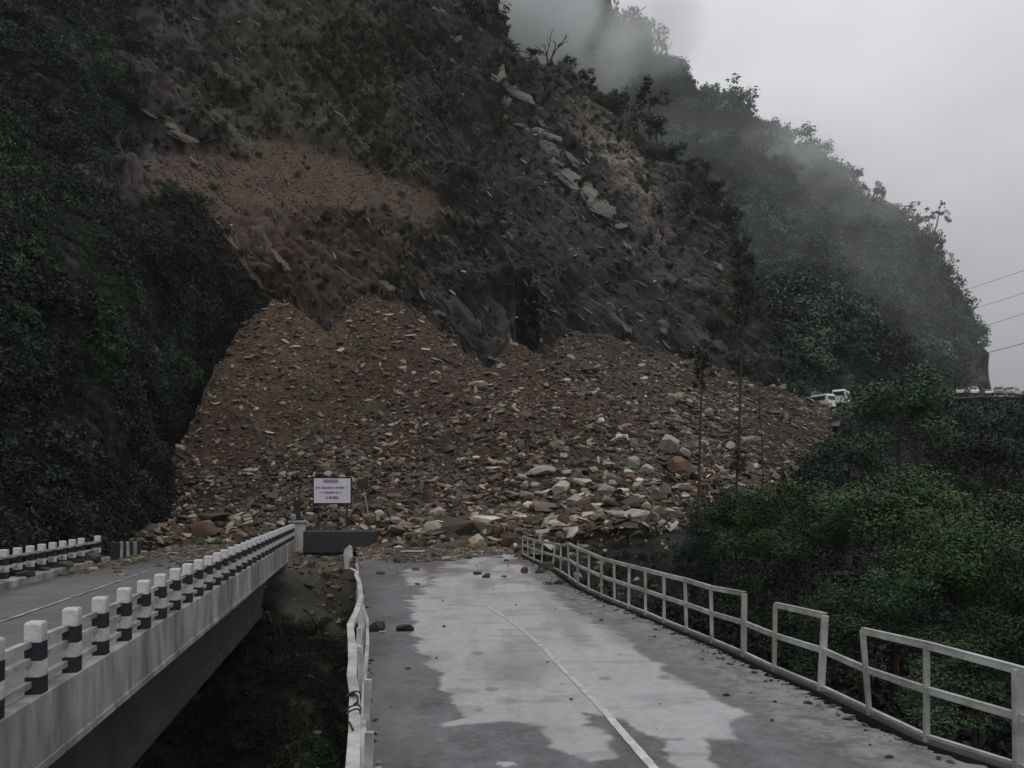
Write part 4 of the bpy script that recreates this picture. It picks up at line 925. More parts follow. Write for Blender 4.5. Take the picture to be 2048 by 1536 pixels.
scatter('road_gravel', pts, eulers(np.tile([[0, 0, 1.]], (len(pts), 1)), .8, .1), np.stack([s, s, s * .8], 1), source('gravel_piece', RM['rock'][0]))

# ------------------------------------------------------------------ bedrock slabs standing out of the cliff
random.seed(41)
SL = [(1003, 150, 70, 26, 58), (1022, 178, 90, 24, 50), (1042, 196, 66, 20, 45), (1012, 202, 44, 22, 55), (1088, 268, 60, 22, 42), (1102, 298, 50, 24, 35), (1078, 240, 30, 12, 45), (1118, 340, 70, 30, 50), (1132, 362, 66, 26, 50), (1110, 322, 40, 14, 50),
      (1190, 398, 70, 30, 48), (1198, 418, 66, 24, 35), (1172, 372, 40, 18, 50), (1148, 320, 36, 14, 45), (1168, 398, 40, 20, 60), (915, 75, 34, 18, 40), (880, 25, 40, 14, 50), (820, 55, 26, 10, 45), (935, 22, 40, 12, 60), (960, 60, 36, 12, 55), (905, 120, 40, 12, 55),
      (325, 235, 60, 20, 25), (350, 262, 90, 18, 38), (300, 228, 30, 14, 10), (560, 520, 46, 24, 25), (535, 482, 30, 12, 45), (795, 477, 26, 11, 35), (693, 444, 22, 9, 40), (480, 510, 66, 14, 42), (450, 470, 60, 12, 48), (500, 545, 60, 12, 45), (430, 440, 40, 10, 45),
      (1010, 235, 26, 10, 40), (1045, 255, 30, 10, 45), (1235, 455, 40, 14, 50), (1260, 500, 36, 12, 55), (1375, 560, 20, 14, 40), (1227, 612, 26, 12, 25), (1255, 660, 30, 8, 50), (1330, 655, 30, 16, 55), (1290, 640, 22, 8, 45), (1085, 630, 34, 16, 20), (880, 625, 32, 10, 25), (775, 575, 60, 12, 42), (960, 500, 50, 14, 30), (1350, 605, 22, 9, 45), (1440, 535, 18, 14, 60), (330, 385, 24, 8, 20)]
for px, py, L_, W__, ang in SL:
    h = hit(px, py, ('hill',))
    if not h: continue
    l, nr, d = h; nr = (nr + Vector((.15, -.4, .5))).normalized(); s = l.y / F; a = R(ang); ax = Vector((math.cos(a), -.25, -math.sin(a))); ax = (ax - nr * ax.dot(nr)).normalized(); by = nr.cross(ax)
    mtx = Matrix((ax, by, nr)).transposed()
    rr_ = random.Random(int(px * 3 + py)); nsh = 2 if L_ < 45 else 4
    for q in range(nsh):
        u = (q + .5) / nsh - .5 + rr_.uniform(-.1, .1); off = ax * (u * L_ * s * .8) + by * (rr_.uniform(-.45, .45) * W__ * s * .5) + nr * (.05 + rr_.uniform(-.1, .2))
        ll = L_ * s * rr_.uniform(.55, .95) / (1 if nsh == 2 else 1.35); mt = (mtx @ Matrix.Rotation(rr_.uniform(-.22, .22), 3, 'Z') @ Matrix.Rotation(rr_.uniform(-.25, .25), 3, 'X')).to_euler()
        link('rock_slab', craggy(int(px * 7 + py + q * 31)), M['slab_tan'] if px < 850 else M['slab'], hill_o, l + off, mt, (ll * 1.15, W__ * s * rr_.uniform(.6, 1.15), W__ * s * rr_.uniform(.12, .3)))

# ------------------------------------------------------------------ foliage
def leaves(seed, n, shape='ball', R_=(1, 1, 1), leaf=.12, clusters=18, shell=.75, csize=.28, flat=.55, lobes=5):
    r = np.random.default_rng(seed)
    d = r.normal(size=(clusters, 3)); d /= np.linalg.norm(d, axis=1, keepdims=True); d[:, 2] = np.where(d[:, 2] < -.45, -d[:, 2], d[:, 2])
    rad = shell + (1 - shell) * r.random(clusters) ** .5; rad *= r.uniform(.6, 1.08, clusters)
    cc = d * rad[:, None]; cs = csize * r.uniform(.55, 1.35, clusters)
    k = r.choice(clusters, n, p=cs ** 2 / np.sum(cs ** 2)); q = r.normal(size=(n, 3)); q /= np.linalg.norm(q, axis=1, keepdims=True)
    q *= (r.random((n, 1)) ** .45); q[:, 2] *= .7
    c = (cc[k] + q * cs[k][:, None]) * np.array(R_)
    nz_ = q * .6 + r.normal(size=(n, 3)) * .5 + np.array([0, 0, flat]); nz_ /= np.linalg.norm(nz_, axis=1, keepdims=True)
    a = np.cross(nz_, r.normal(size=(n, 3))); a /= np.linalg.norm(a, axis=1, keepdims=True); b = np.cross(nz_, a)
    s = leaf * r.uniform(.6, 1.4, (n, 1))
    V = np.stack([c - a * s, c + b * s * .42 + nz_ * s * .12, c + a * s, c - b * s * .42 + nz_ * s * .12], 1).reshape(-1, 3)
    return npmesh('crown', V, np.arange(4 * n).reshape(n, 4))
def tuft(seed, n=40, h=.5, spread=.25):
    r = random.Random(seed); vs, fs = [], []
    for i in range(n):
        a = r.uniform(0, 6.28); x, y = r.gauss(0, spread * .5), r.gauss(0, spread * .5); hh = h * r.uniform(.5, 1.1); lx, ly = math.cos(a) * hh * .5, math.sin(a) * hh * .5; w_ = .018
        k = len(vs); px, py = -math.sin(a) * w_, math.cos(a) * w_
        vs += [(x - px, y - py, 0), (x + px, y + py, 0), (x + lx * .4 + px, y + ly * .4 + py, hh * .65), (x + lx * .4 - px, y + ly * .4 - py, hh * .65), (x + lx, y + ly, hh * .8)]
        fs += [(k, k + 1, k + 2, k + 3), (k + 3, k + 2, k + 4, k + 4)]
    me = bpy.data.meshes.new('tuft'); me.from_pydata(vs, [], [f if len(set(f)) == 4 else f[:3] for f in fs]); me.update(); return me
def withmat(me, m): me.materials.append(m); return me
random.seed(51)
bush = [withmat(leaves(60 + k, 520, R_=(1, 1, .8), leaf=.075, clusters=12, shell=.5, csize=.42), M['leaf_dark']) for k in range(3)]
bush_g = withmat(leaves(66, 520, R_=(1, 1, .7), leaf=.075, clusters=12, shell=.5, csize=.42), M['leaf_deep'])
farb = [withmat(leaves(70 + k, 1000, R_=(1, 1, .9), leaf=.080, clusters=16, shell=.6, csize=.36), M['leaf_far']) for k in range(3)]
tf = withmat(tuft(80, 46), M['grass'])
def cover(name, T, n, w, s0, s1, me, up=.35, pw=1.5, sink=.1):
    p, nr, px, py = sample(T, n, w); s = s0 + (s1 - s0) * rng.random(n) ** pw
    return scatter(name, p + nr * (s * sink)[:, None], eulers(nr, up, .15), np.stack([s, s, s], 1), source(name + '_piece', me))
hn = fbm(hill.cen / 5, 3, 401)
lobw = np.clip(lob * vis * (.30 + 2.2 * hn), 0.01 * lob * vis, 2)
for k in range(3): cover('hillside_undergrowth', hill, 2000, lobw, .25, 1.7, bush[k], pw=2.5)
cover('hillside_undergrowth', hill, 9000, lob * vis, .15, .6, bush[0], pw=2)
cover('hillside_undergrowth', hill, 1500, np.clip(lob * vis * (hn > .15) * (hx < 330), 0, 1), .4, 1.3, bush_g)
crest = vis * (hx > 930) * sstep(-80, -8, interp(HILL_TOP, hx) - hy)
sidegreen = vis * np.clip(1.4 * g2(1500, 700, 40, 110) + g2(1440, 560, 80, 180) + g2(1350, 420, 70, 60) + .5 * g2(1290, 300, 60, 60), 0, 1)
for k in range(2): cover('crest_bushes', hill, 1500, crest + .9 * sidegreen, .4, 1.9, bush[k])
cover('face_bushes', hill, 1500, np.clip(rockw * (.25 + hn) * (1 + 2 * g2(680, 170, 260, 150)), 0, 3), .12, .75, bush[2], pw=2.5)
cover('face_grass', hill, 9000, np.clip(rockw * (.2 + hn) * (1 + 5 * g2(640, 160, 280, 190)), 0, 6), .6, 2.0, tf, up=.6, sink=0)
# forest cover of the farther mountain
mn = fbm(mid.cen / 14, 3, 411); mv = (mid.fpx > 1040) * (1 - ((mid.fpx > 1590) & (mid.fpx < 1750) & (mid.fpy > 735)))
bare = np.clip(sstep(1840, 1950, mid.fpx) * sstep(600, 700, mid.fpy), 0, 1)
for k in range(3): cover('forest_canopy', mid, 1700, mv * np.clip(.75 + mn, .15, 2) * (1 - .99 * bare), 1.6, 4.6, farb[k], up=.7, sink=.35)
cover('forest_undergrowth', mid, 7500, ((mid.fpx > 1040) + 3.0 * ((mid.fpx > 1590) & (mid.fpx < 1750) & (mid.fpy > 735))) * (1 - .97 * bare), .8, 2.0, farb[0], up=.6)
# ravine undergrowth
gw = np.clip((.3 + 1.2 * fbm(grv.cen / 2, 3, 421)), 0.02, 1) * (grv.fpy > 6) * (1 - sstep(32, 36, grv.fpy)) * ((grv.fpx < left_x(grv.fpy) + .5) & (grv.fpx > -26)) * np.where(np.abs(grv.fpx + .205 * grv.fpy + .9) < 1.6, .35, 1)
cover('ravine_undergrowth', grv, 3400, gw, .2, .75, bush[0]); cover('ravine_undergrowth', grv, 700, gw * (grv.fpx > left_x(grv.fpy) - 2), .2, .5, bush[1])  # dark leaf colour throughout paints the gap as less lit
cover('ravine_grass', grv, 700, gw + .1 * sstep(31, 36, grv.fpy) * offroad, .5, 1.5, tf, up=.9, sink=0)
vw = (42 / val.cen[:, 1]) ** 2 * ((val.fpx > 1400) | (val.fpy > 1250)) * (1 + 2.5 * (val.fpx > 1450) * (val.fpy > 1080))
for k in range(2): cover('slope_undergrowth', val, 2600, vw, .4, 2.0, bush[k])
cover('slope_undergrowth', val, 2200, vw, .4, 1.8, bush[2])  # dark leaves instead of green: shade under the overhanging crowns, put into colour
cover('slope_grass', val, 500, (val.fpx < 1500) * 1.0, .5, 1.4, tf, up=.8, sink=0)

# ------------------------------------------------------------------ trees
def trunk_mesh(seed, h, r0, limbs=5, spread=.35, crown_from=.45, lean=(0, 0)):
    r = random.Random(seed); mb = MB(); pts = [Vector((lean[0] * (t ** 1.4) * h + r.gauss(0, .012) * h * t, lean[1] * t * h + r.gauss(0, .012) * h * t, t * h)) for t in (0, .25, .5, .75, 1)]
    mb.tube(pts, [r0, r0 * .8, r0 * .62, r0 * .42, r0 * .15], 7)
    for k in range(limbs):
        t = crown_from + (0.95 - crown_from) * (k + r.random() * .5) / limbs; b = pts[0].lerp(pts[4], t); i = min(3, int(t * 4)); b = pts[i].lerp(pts[i + 1], t * 4 - i)
        a = r.uniform(0, 6.28); L_ = spread * h * r.uniform(.6, 1.1) * (1.2 - t * .5); e_ = b + Vector((math.cos(a) * L_, math.sin(a) * L_, L_ * r.uniform(.35, .8))); m_ = b.lerp(e_, .5) + Vector((0, 0, L_ * .06))
        mb.tube([b, m_, e_], [r0 * .38 * (1.2 - t), r0 * .24 * (1.2 - t), r0 * .07], 5)
        if limbs > 6:
            for q in range(3):
                a2 = a + r.uniform(-.9, .9); s0 = b.lerp(e_, r.uniform(.4, .9)); L2 = L_ * .45; mb.tube([s0, s0 + Vector((math.cos(a2) * L2, math.sin(a2) * L2, L2 * r.uniform(.4, 1.1)))], [r0 * .1, r0 * .03], 4)
    return mb.mesh('trunk')
CR = {}
def crown(kind, v):
    key = (kind, v)
    if key not in CR:
        if kind == 'near': me = leaves(200 + v, 17000, R_=(1, 1, 1), leaf=.024, clusters=42, shell=.66, csize=.27, flat=.9)
        elif kind == 'mid': me = leaves(300 + v, 8000, leaf=.033, clusters=36, shell=.6, csize=.29, flat=.7)
        elif kind == 'far': me = leaves(400 + v, 1100, leaf=.075, clusters=20, shell=.45, csize=.28, flat=.5)
        elif kind == 'loose': me = leaves(500 + v, 520, leaf=.085, clusters=15, shell=.3, csize=.24, flat=.5)
        CR[key] = me
    return CR[key]
def tree(name, label, base, h, cr, kind, v, m, lean=(0, 0), crown_z=.65, trunk=None, cat='tree', group=None, rz=None, r0=None, limbs=5):
    t = empty(name, base, 0); tag(t, label, cat, group)
    me = trunk_mesh(hash((round(base[0]), round(base[1]), v)) % 9999, h * crown_z * 1.15, r0 or h * .022, limbs=limbs, lean=lean); link('trunk', me, trunk or M['bark'], t)
    cm = crown(kind, v)
    o = bpy.data.objects.new('crown', cm); COL.objects.link(o); o.parent = t
    if len(cm.materials) == 0: cm.materials.append(m)
    o.material_slots[0].link = 'OBJECT'; o.material_slots[0].material = m
    o.location = (lean[0] * h, lean[1] * h, h * crown_z); o.scale = cr; o.rotation_euler = (0, 0, random.uniform(0, 6.28) if rz is None else rz)
    return t
random.seed(61)
def px_tree(px, top, wpx, Y, kind, v, m, label, name='bushy_tree', tall=1.0, hpx=None, **kw):
    w_ = wpx / F * Y; ch = (hpx / F * Y if hpx else w_ * .8 * tall); zt = EYE - (top - HY) / F * Y; X_ = (px - CX) / F * Y; h = ch * 1.9; base = (X_, Y, zt - h)
    return tree(name, label, base, h, (w_ / 2 * 1.06, w_ / 2 * .95, ch / 2 * 1.05), kind, v, m, crown_z=1 - ch / 2 / h, **kw)
GN, DP, DK, FR = M['leaf_green'], M['leaf_deep'], M['leaf_dark'], M['leaf_far']
NEAR = [
    (1790, 948, 330, 25, 'near', 0, GN, 'broad bright green tree crown in the middle of the foliage right of the steel railing', 240),
    (1590, 958, 270, 28, 'near', 1, GN, 'yellow green crown left of the broad bright tree, its leaves reaching the slide edge', 210),
    (1960, 1005, 330, 21, 'near', 2, GN, 'bright green crown right of the broad bright tree, sloping down to the frame edge', 280),
    (1455, 985, 190, 33, 'near', 0, DP, 'small dull green tree at the left end of the foliage, in front of the slide', 190),
    (2090, 1075, 260, 18, 'near', 1, DP, 'dark green crown cut by the right frame edge above the railing', 330),
    (1700, 870, 190, 40, 'mid', 0, DP, 'rounded dull tree with pale leaf tips rising behind the broad bright tree', 170),
    (1800, 752, 250, 56, 'mid', 1, DP, 'tallest dark green tree, just right of the two white vans', 230),
    (1935, 850, 230, 46, 'mid', 2, DK, 'dark bluish crown right of the tallest dark green tree', 200),
    (1985, 795, 190, 68, 'mid', 0, DP, 'green crown just below the distant line of vehicles', 170),
    (2070, 800, 190, 60, 'mid', 1, DP, 'soft green crown at the right frame edge below the vehicles', 220),
    (1640, 905, 130, 52, 'mid', 2, DK, 'small dark tree below the left white van', 120),
    (1530, 1090, 240, 27, 'near', 2, DK, 'dark shrub mass below the yellow green crown', 240),  # dark leaves here and on the shadowy bushes paint canopy shade
    (1720, 1180, 320, 23, 'near', 0, DK, 'shadowy bush under the broad bright tree', 260),
    (1950, 1240, 340, 19, 'near', 1, DK, 'shadowy bush behind the near bays of the steel railing', 280),
    (1400, 1075, 130, 35, 'mid', 1, DP, 'low scrub at the foot of the nearer thin tree', 110),
    (1870, 1120, 260, 21, 'near', 0, DP, 'dark green crown hanging under the bright crowns at the right', 220),
    (2060, 960, 240, 34, 'near', 2, DK, 'dark blue green crown at the right frame edge behind the bright crowns', 260),
    (1752, 806, 90, 70, 'mid', 2, DP, 'low green bush right beside the second white van', 80),
    (1835, 822, 90, 80, 'mid', 0, DK, 'small dark bush left of the distant vehicles', 90)]
for a in NEAR: px_tree(*a[:7], a[7], hpx=a[8], name='bushy_tree', r0=a[3] * .006)
# the two thin trees before the slide, and a third slight one
def thin_tree(p_top, p_bot, Y, label, crowns, wpx=6, trunk=None):
    b = Vector(P(*p_bot, Y)); t = empty('thin_tree', b - Vector((0, 0, 1.5))); tag(t, label, 'tree'); q = Vector(P(*p_top, Y)) - t.location; r0 = wpx / F * Y / 2
    pts = [Vector((0, 0, 0)), Vector((q.x * .3, 0, q.z * .33)) + Vector((.05, 0, 0)), Vector((q.x * .7, 0, q.z * .66)) + Vector((-.05, 0, 0)), q]
    mb = MB().tube(pts, [r0, r0 * .9, r0 * .75, r0 * .4], 7)
    for k in range(9):
        u = random.uniform(.6, 1); c_ = pts[2].lerp(pts[3], (u - .6) / .4); a_ = random.uniform(0, 6.28); L_ = random.uniform(.5, 1.5); mb.tube([c_, c_ + Vector((math.cos(a_) * L_, math.sin(a_) * L_, L_ * .5))], [r0 * .3, r0 * .08], 4)
    link('trunk', mb.mesh('trunk'), trunk or M['bark'], t)
    for i, (x, y, w_, h_) in enumerate(crowns):
        o = link('crown' if i == 0 else 'foliage_tuft', crown('loose', i % 3).copy(), None, t); o.data.materials.clear(); o.data.materials.append(M['leaf_dark'])
        o.location = Vector(P(x, y, Y)) - t.location; s = Y / F; o.scale = (w_ * s / 2, w_ * s / 2, h_ * s / 2); o.rotation_euler = (0, 0, random.uniform(0, 6))
thin_tree((1408, 690), (1391, 1050), 40, 'nearer of the two tall thin dark trees before the slide, pale towards its foot', [(1404, 735, 62, 110), (1418, 700, 40, 60), (1398, 770, 36, 40)])
thin_tree((1490, 560), (1470, 980), 41, 'taller of the two thin dark trees, standing against the edge of the cliff spur', [(1492, 600, 70, 130), (1486, 520, 52, 110), (1480, 650, 50, 60), (1476, 930, 44, 90)])
thin_tree((1518, 720), (1526, 940), 43, 'faint slender sapling just right of the taller thin tree', [(1518, 735, 36, 70)], 3)
# trees along the near crest
CREST = [(985, 60, 100, 122, 'far', 'dense dark tree at the top edge where the cliff leaves the frame', 130), (950, 30, 90, 118, 'far', 'dark tree left of the dense tree at the top edge', 120), (1000, 105, 60, 120, 'far', 'small bush tree under the dense tree at the top edge', 50),
         (1175, 158, 46, 122, 'far', 'small dark tree on the rounded crest knob', 40), (1238, 205, 60, 122, 'far', 'dark tree on the crest right of the rounded knob', 60), (1275, 240, 70, 122, 'loose', 'loose limbed tree leaning out over the misty gully', 80), (1312, 262, 60, 120, 'far', 'dark tree on the crest above the beige scar', 60),
         (1300, 195, 90, 128, 'loose', 'spreading thin crowned tree standing out against the mist', 60), (1352, 310, 56, 118, 'far', 'dark crest tree right of the beige scar', 50), (1395, 345, 60, 116, 'far', 'crest tree where the spur begins to drop', 56), (1432, 385, 56, 114, 'far', 'second tree down the dropping spur', 56), (1462, 440, 50, 112, 'far', 'third tree down the dropping spur', 60),
         (1478, 520, 46, 106, 'far', 'fourth tree down the dropping spur, beside the thin tree top', 60), (1500, 600, 44, 98, 'far', 'lowest dark tree on the edge of the spur', 70), (1065, 112, 44, 122, 'far', 'little bush left of the dead tree on the crest', 30), (1135, 128, 40, 123, 'far', 'low bush right of the dead tree on the crest', 22)]
for i, (px, cy_, wpx, Y, kd, lab, hp) in enumerate(CREST): px_tree(px, cy_ - hp / 2, wpx, Y, kd, i % 4, M['leaf_dark'], lab, name='crest_tree', hpx=hp)
dt = empty('bare_tree', P(1097, 140, 126)); tag(dt, 'bare leafless tree standing on the cliff crest against white mist', 'tree')
mb = MB(); rq = random.Random(9)
def fork(p, d, L_, r0, n_):
    q = p + d * L_; mb.tube([p, p.lerp(q, .5) + Vector((rq.uniform(-.05, .05), 0, 0)) * L_, q], [r0, r0 * .8, r0 * .55], 5)
    if n_:
        for k in range(3): fork(p.lerp(q, rq.uniform(.55, 1)), (d + Vector((rq.uniform(-.75, .75), rq.uniform(-.5, .5), rq.uniform(-.1, .3)))).normalized(), L_ * rq.uniform(.5, .75), r0 * .5, n_ - 1)
fork(Vector((0, 0, 0)), Vector((-.12, 0, 1)).normalized(), 3.0, .2, 3); fork(Vector((.1, 0, .2)), Vector((.28, 0, 1)).normalized(), 3.4, .2, 3)
mb.build('trunk', M['bark'], dt)
# skyline trees on the farther mountain
SKY = [(1215, 20, 80, 150, 'tall pale tree column in the mist left of the tall skyline trees'), (1243, 80, 60, 120, 'tall skyline tree with a pointed top'), (1275, 90, 70, 120, 'broad skyline tree beside the pointed one'), (1303, 110, 60, 100, 'skyline tree dropping to the right of the broad one'), (1322, 160, 46, 90, 'shorter skyline tree ending the high group'),
       (1375, 180, 30, 50, 'small upright tree in the dip of the skyline'), (1352, 190, 40, 40, 'low round tree in the dip of the skyline'), (1420, 215, 70, 70, 'wide crowned tree left of the big drooping skyline crown'), (1455, 210, 80, 80, 'big drooping skyline crown'), (1482, 240, 46, 60, 'right shoulder of the big skyline crown, a lower tree'), (1510, 268, 40, 40, 'low tree on the falling skyline'),
       (1555, 290, 60, 50, 'misty tree left of the misty skyline hump'), (1588, 285, 60, 60, 'misty tree on the top of the skyline hump'), (1620, 315, 60, 60, 'misty tree right of the skyline hump'), (1660, 345, 50, 50, 'hazy tree half way down the skyline'), (1695, 365, 50, 60, 'hazy tree at the step in the skyline'), (1728, 385, 26, 44, 'small upright hazy tree after the step'), (1755, 392, 28, 50, 'second small upright hazy tree after the step'),
       (1745, 425, 50, 50, 'dark low tree after the step in the skyline'), (1785, 455, 46, 50, 'dark tree before the leaning tree'), (1825, 445, 60, 60, 'airy tree crown left of the leaning tree'), (1815, 480, 60, 60, 'dense lower tree left of the leaning tree'), (1850, 520, 56, 56, 'round tree below the leaning tree'), (1885, 510, 36, 50, 'small dark pointed tree right of the leaning tree'), (1893, 548, 44, 56, 'bush tree on the steep right skyline'), (1908, 570, 26, 44, 'hanging bush at the right end of the skyline')]
for i, (px, cy_, wpx, hp, lab) in enumerate(SKY):
    Y = 186 - (6 if px > 1700 else 0) + (14 if px < 1330 else 0)
    k_ = 1.65 if i < 5 else (1.5 if px in (1420, 1455, 1588) else 1.3); px_tree(px, cy_ - hp * .62, wpx * k_, Y, 'loose' if i % 3 == 1 or px > 1800 else 'far', i % 4, M['leaf_far'], lab, name='skyline_tree', hpx=hp * k_)
lt = empty('leaning_tree', P(1852, 505, 182)); tag(lt, 'leaning tree with a pale bare trunk and wind blown crown on the right skyline', 'tree')
q = Vector(P(1873, 452, 182)) - lt.location; q2 = Vector(P(1880, 415, 182)) - lt.location
link('trunk', MB().tube([(0, 0, -2), q * .5, q, q2], [.28, .24, .2, .08], 7).mesh('trunk'), M['bark_pale'], lt)
for i, (x, y, w_, h_) in enumerate(((1870, 430, 46, 24), (1885, 412, 16, 30), (1895, 440, 18, 40), (1850, 437, 40, 14), (1828, 410, 34, 12))):
    o = link('crown' if i == 0 else 'foliage_tuft', crown('loose', i % 3).copy(), None, lt); o.data.materials.clear(); o.data.materials.append(M['leaf_far']); o.location = Vector(P(x, y, 182)) - lt.location; s = 182 / F; o.scale = (w_ * s / 2, w_ * s / 2, h_ * s / 2)

# ------------------------------------------------------------------ the far road and its vehicles
fr = [(29.5, 78, 9.6), (34.0, 88, 11.3), (40.5, 98, 13.2), (66, 124, 18.2), (87, 150, 21.8), (112, 168, 24.0), (150, 196, 27)]
mb = MB()
for a, b in zip(fr[:-1], fr[1:]):
    d = Vector(b) - Vector(a); sd = Vector((d.y, -d.x, 0)).normalized() * 3.4
    vs = [Vector(a) - sd, Vector(a) + sd, Vector(b) + sd, Vector(b) - sd]; mb.add(vs + [v - Vector((0, 0, .25)) for v in vs], [(0, 1, 2, 3), (1, 5, 6, 2), (0, 3, 7, 4)])
me = mb.mesh('far_road'); vcol(me, np.tile([[.05, .05, .052]], (len(me.vertices), 1))); tag(link('far_road', me, M['road']), kind='structure')
def vehicle(name, label, cat, loc, rz, L_, W_, H_, paint, van=True):
    t = empty(name, loc, rz); tag(t, label, cat)
    if van: prof = [(-L_ / 2, .35), (-L_ / 2, H_ - .18), (-L_ / 2 + .15, H_), (L_ / 2 - 1.25, H_), (L_ / 2 - .55, H_ * .58), (L_ / 2 - .06, H_ * .46), (L_ / 2, .35)]
    else: prof = [(-L_ / 2, .35), (-L_ / 2, H_ * .6), (-L_ / 2 + .45, H_ * .66), (-L_ / 2 + .9, H_ * .98), (-L_ / 2 + 1.3, H_), (.35, H_), (1.05, H_ * .64), (L_ / 2 - .1, H_ * .54), (L_ / 2, H_ * .4), (L_ / 2, .35)]
    def wx(z): return W_ / 2 * (1 - .16 * max(0, (z - H_ * .55) / (H_ * .45)))
    mb = MB(); k = len(prof); mb.add([(wx(z), y, z) for y, z in prof] + [(-wx(z), y, z) for y, z in prof], [tuple(range(k)), tuple(range(2 * k - 1, k - 1, -1))] + [(i, k + i, k + (i + 1) % k, (i + 1) % k) for i in range(k)])
    mb.build('body', paint, t, bevel=.05)
    i0, i1 = (3, 4) if van else (5, 6)
    (ya, za), (yb, zb) = prof[i0], prof[i1]; nrm = Vector((0, za - zb, yb - ya)).normalized() * .012
    a, b = Vector((0, ya, za)).lerp(Vector((0, yb, zb)), .1), Vector((0, ya, za)).lerp(Vector((0, yb, zb)), .9)
    MB().add([(wx(a.z) * .88, a.y, a.z) + 0 * nrm if False else Vector((wx(a.z) * .88, a.y, a.z)) + nrm, Vector((-wx(a.z) * .88, a.y, a.z)) + nrm, Vector((-wx(b.z) * .9, b.y, b.z)) + nrm, Vector((wx(b.z) * .9, b.y, b.z)) + nrm], [(0, 1, 2, 3)]).build('windscreen', M['glass'], t)
    zr0, zr1 = H_ * .62, H_ * .88
    yr = -L_ / 2 - .012 if van else -L_ / 2 + .65
    MB().box((0, yr - (0 if van else .02), (zr0 + zr1) / 2), (W_ * .74, .02, (zr1 - zr0))).build('rear_window', M['glass'], t)
    for sgn in (-1, 1):
        z0, z1 = H_ * .62, H_ * .88; yA, yB = (-L_ / 2 + .3, L_ / 2 - 1.35) if van else (-L_ / 2 + 1.15, .35)
        MB().add([(sgn * (wx(z0) + .012), yA, z0), (sgn * (wx(z0) + .012), yB + .25, z0), (sgn * (wx(z1) + .012), yB, z1), (sgn * (wx(z1) + .012), yA, z1)], [(0, 1, 2, 3)]).build('side_window', M['glass'], t)
        MB().box((sgn * W_ * .38, L_ / 2 + .004, H_ * .40 if not van else H_ * .37), (.3, .03, .16)).build('headlight', M['lamp'], t)
        MB().box((sgn * W_ * .42, -L_ / 2 - .01, H_ * .45), (.14, .03, .3)).build('tail_light', M['red_lamp'], t)
        for yy_ in (-L_ * .31, L_ * .31): MB().tube([(sgn * (W_ / 2 + .005), yy_, .33), (sgn * (W_ / 2 + .02), yy_, .33)], .18, 10).build('rim', M['car_silver'], MB().tube([(sgn * (W_ / 2 - .2), yy_, .33), (sgn * (W_ / 2 + .01), yy_, .33)], .33, 14).build('wheel', M['tyre'], t))
    return t
def zroad(Y): return float(np.interp(Y, [p[1] for p in fr], [p[2] for p in fr])) + .02
def xroad(Y): return float(np.interp(Y, [p[1] for p in fr], [p[0] for p in fr]))
def veh(px, Y, rz, *a, name='parked_car', label='', cat='car', van=False, zoff=0):
    x = (px - CX) / F * Y; vehicle(name, label, cat, (x, Y, zroad(Y) + zoff), rz, *a, van=van)
veh(1637, 93, R(32), 3.6, 1.75, 1.85, M['car_white'], name='parked_van', label='white van with a sloping nose at the far edge of the slide', cat='van', van=True, zoff=.65)
veh(1684, 100, R(-35), 4.0, 1.8, 2.1, M['car_white'], name='parked_van', label='boxier white van close to the right of the sloping nosed one', cat='van', van=True, zoff=.55)
for px, Y, rz, d, paint, van, lab in ((1896, 146, 2.9, (3.6, 1.5, 1.4), 'car_silver', False, 'small pale car at the left end of the distant queue'), (1912, 148, 2.85, (4.2, 1.75, 1.75), 'car_white', True, 'white van behind the small pale car in the distant queue'), (1928, 152, 2.8, (4.0, 1.7, 1.6), 'car_grey', False, 'grey car between the two white vehicles of the distant queue'),
                                      (1944, 154, 2.8, (4.2, 1.75, 1.8), 'car_white', True, 'white van nearest the foot of the mountain edge'), (1978, 160, 2.6, (3.6, 1.5, 1.3), 'car_white', False, 'small white car just past the mountain edge against the sky'), (1999, 164, 2.4, (4.6, 1.8, 1.9), 'car_grey', True, 'dark grey van against the sky on the distant road'), (2024, 168, 2.3, (4.9, 1.8, 1.9), 'car_silver', True, 'pale silver van at the right end of the distant queue')):
    z_off = (EYE - (792 - HY) / F * Y) - zroad(Y)
    veh(px, Y, rz, *d, M[paint], name='parked_van' if van else 'parked_car', label=lab, cat='van' if van else 'car', van=van, zoff=z_off)

# ------------------------------------------------------------------ power cables
for (x0, y0), (x1, y1), lab in (((2048, 540), (1912, 592), 'uppermost of the four power cables leaving the right skyline'), ((2048, 585), (1925, 630), 'second power cable from the top at the right'), ((2048, 626), (1950, 662), 'faint third power cable from the top at the right'), ((2048, 686), (1975, 708), 'lowest and thickest looking power cable at the right')):
    sl = (y1 - y0) / (x1 - x0); pts = []
    for k in range(13):
        u = k / 12; x = 2420 + (1850 - 2420) * u; y = y0 + sl * (x - 2048) - 14 * (1 - (2 * u - 1) ** 2) * -1 - 12; pts.append(P(x, y, 105 + 105 * u))
    tag(MB().tube(pts, .075 if y0 > 680 else .045, 5).build('power_cable', M['wire']), lab, 'cable')

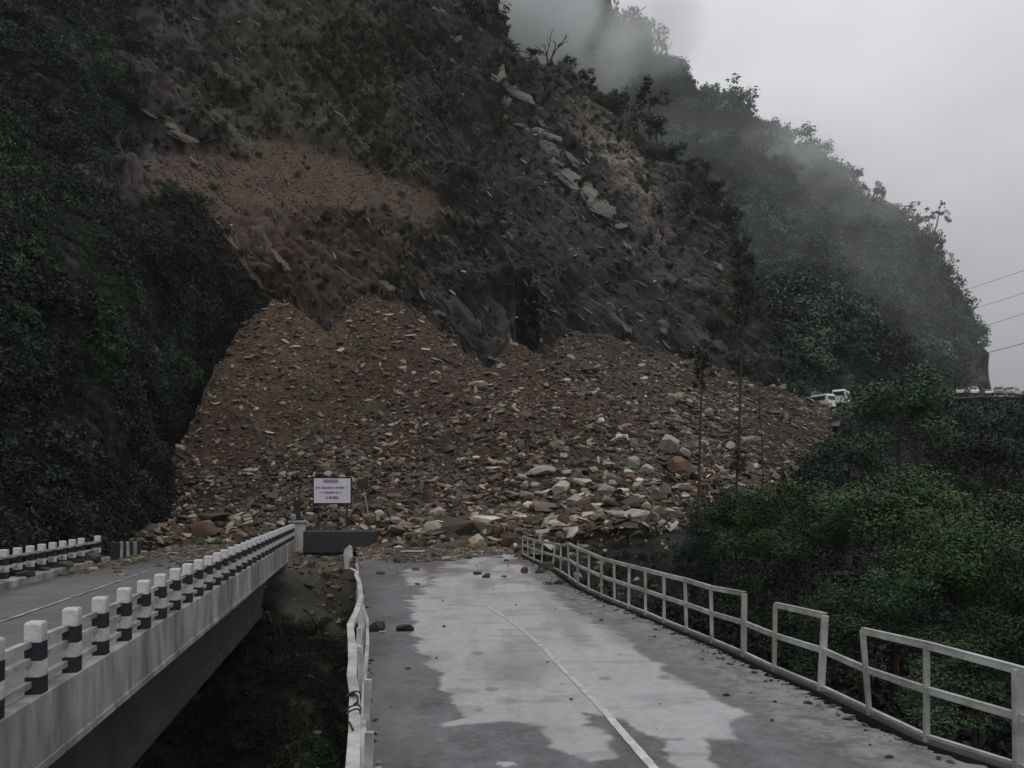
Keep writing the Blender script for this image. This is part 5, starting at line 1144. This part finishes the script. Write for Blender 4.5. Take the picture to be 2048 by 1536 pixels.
# ------------------------------------------------------------------ mist on the mountain and thin haze
def vol(name, dens, col=(.965, .985, .99), soft=False):
    m = bpy.data.materials.new(name); m.use_nodes = True; N, L = m.node_tree.nodes, m.node_tree.links; N.clear()
    v = N.new('ShaderNodeVolumePrincipled'); v.inputs['Density'].default_value = dens; v.inputs['Color'].default_value = (*col, 1); v.inputs['Anisotropy'].default_value = 0.0
    if soft:                                           # thins towards its rim and is torn by noise
        t = N.new('ShaderNodeTexCoord'); ln = N.new('ShaderNodeVectorMath'); ln.operation = 'DOT_PRODUCT'; L.new(t.outputs['Object'], ln.inputs[0]); L.new(t.outputs['Object'], ln.inputs[1])
        m1 = N.new('ShaderNodeMapRange'); m1.interpolation_type = 'SMOOTHSTEP'; m1.inputs[1].default_value = 0.0; m1.inputs[2].default_value = 0.95; m1.inputs[3].default_value = 1.0; m1.inputs[4].default_value = 0.0; L.new(ln.outputs['Value'], m1.inputs[0])
        ns = N.new('ShaderNodeTexNoise'); ns.inputs['Scale'].default_value = 1.9; ns.inputs['Detail'].default_value = 3; L.new(t.outputs['Object'], ns.inputs['Vector'])
        m2 = N.new('ShaderNodeMapRange'); m2.inputs[1].default_value = 0.36; m2.inputs[2].default_value = 0.66; m2.inputs[3].default_value = 0.35; m2.inputs[4].default_value = 1.6; L.new(ns.outputs[0], m2.inputs[0])
        a1 = N.new('ShaderNodeMath'); a1.operation = 'MULTIPLY'; L.new(m1.outputs[0], a1.inputs[0]); L.new(m2.outputs[0], a1.inputs[1])
        a2 = N.new('ShaderNodeMath'); a2.operation = 'MULTIPLY'; L.new(a1.outputs[0], a2.inputs[0]); a2.inputs[1].default_value = dens; L.new(a2.outputs[0], v.inputs['Density'])
    o = N.new('ShaderNodeOutputMaterial'); L.new(v.outputs[0], o.inputs['Volume']); return m
bm = bmesh.new(); bmesh.ops.create_icosphere(bm, subdivisions=4, radius=1); sph = bpy.data.meshes.new('mist'); bm.to_mesh(sph); bm.free()
MIST = [(1100, 0, 160, 125, 165, 24, .15), (1200, 120, 165, 100, 110, 18, .035), (1300, 60, 182, 130, 150, 16, .045), (1480, 300, 168, 430, 240, 22, .0065), (1600, 315, 176, 150, 60, 10, .05), (1640, 560, 140, 460, 300, 24, .0055), (1740, 430, 172, 180, 90, 12, .014)]
for i, (px, py, Y, w_, h_, dp, de) in enumerate(MIST):
    me = sph.copy(); me.materials.append(vol('mist_%d' % i, de, soft=True)); o = link('mist', me); s = Y / F; o.location = P(px, py, Y); o.scale = (w_ * s / 1, dp, h_ * s / 1); o.rotation_euler = (0, R(25), 0); tag(o, kind='stuff')
hz = MB().box((20, 150, 75), (520, 420, 222)).build('haze', vol('haze_air', 0.00018)); hz['kind'] = 'stuff'
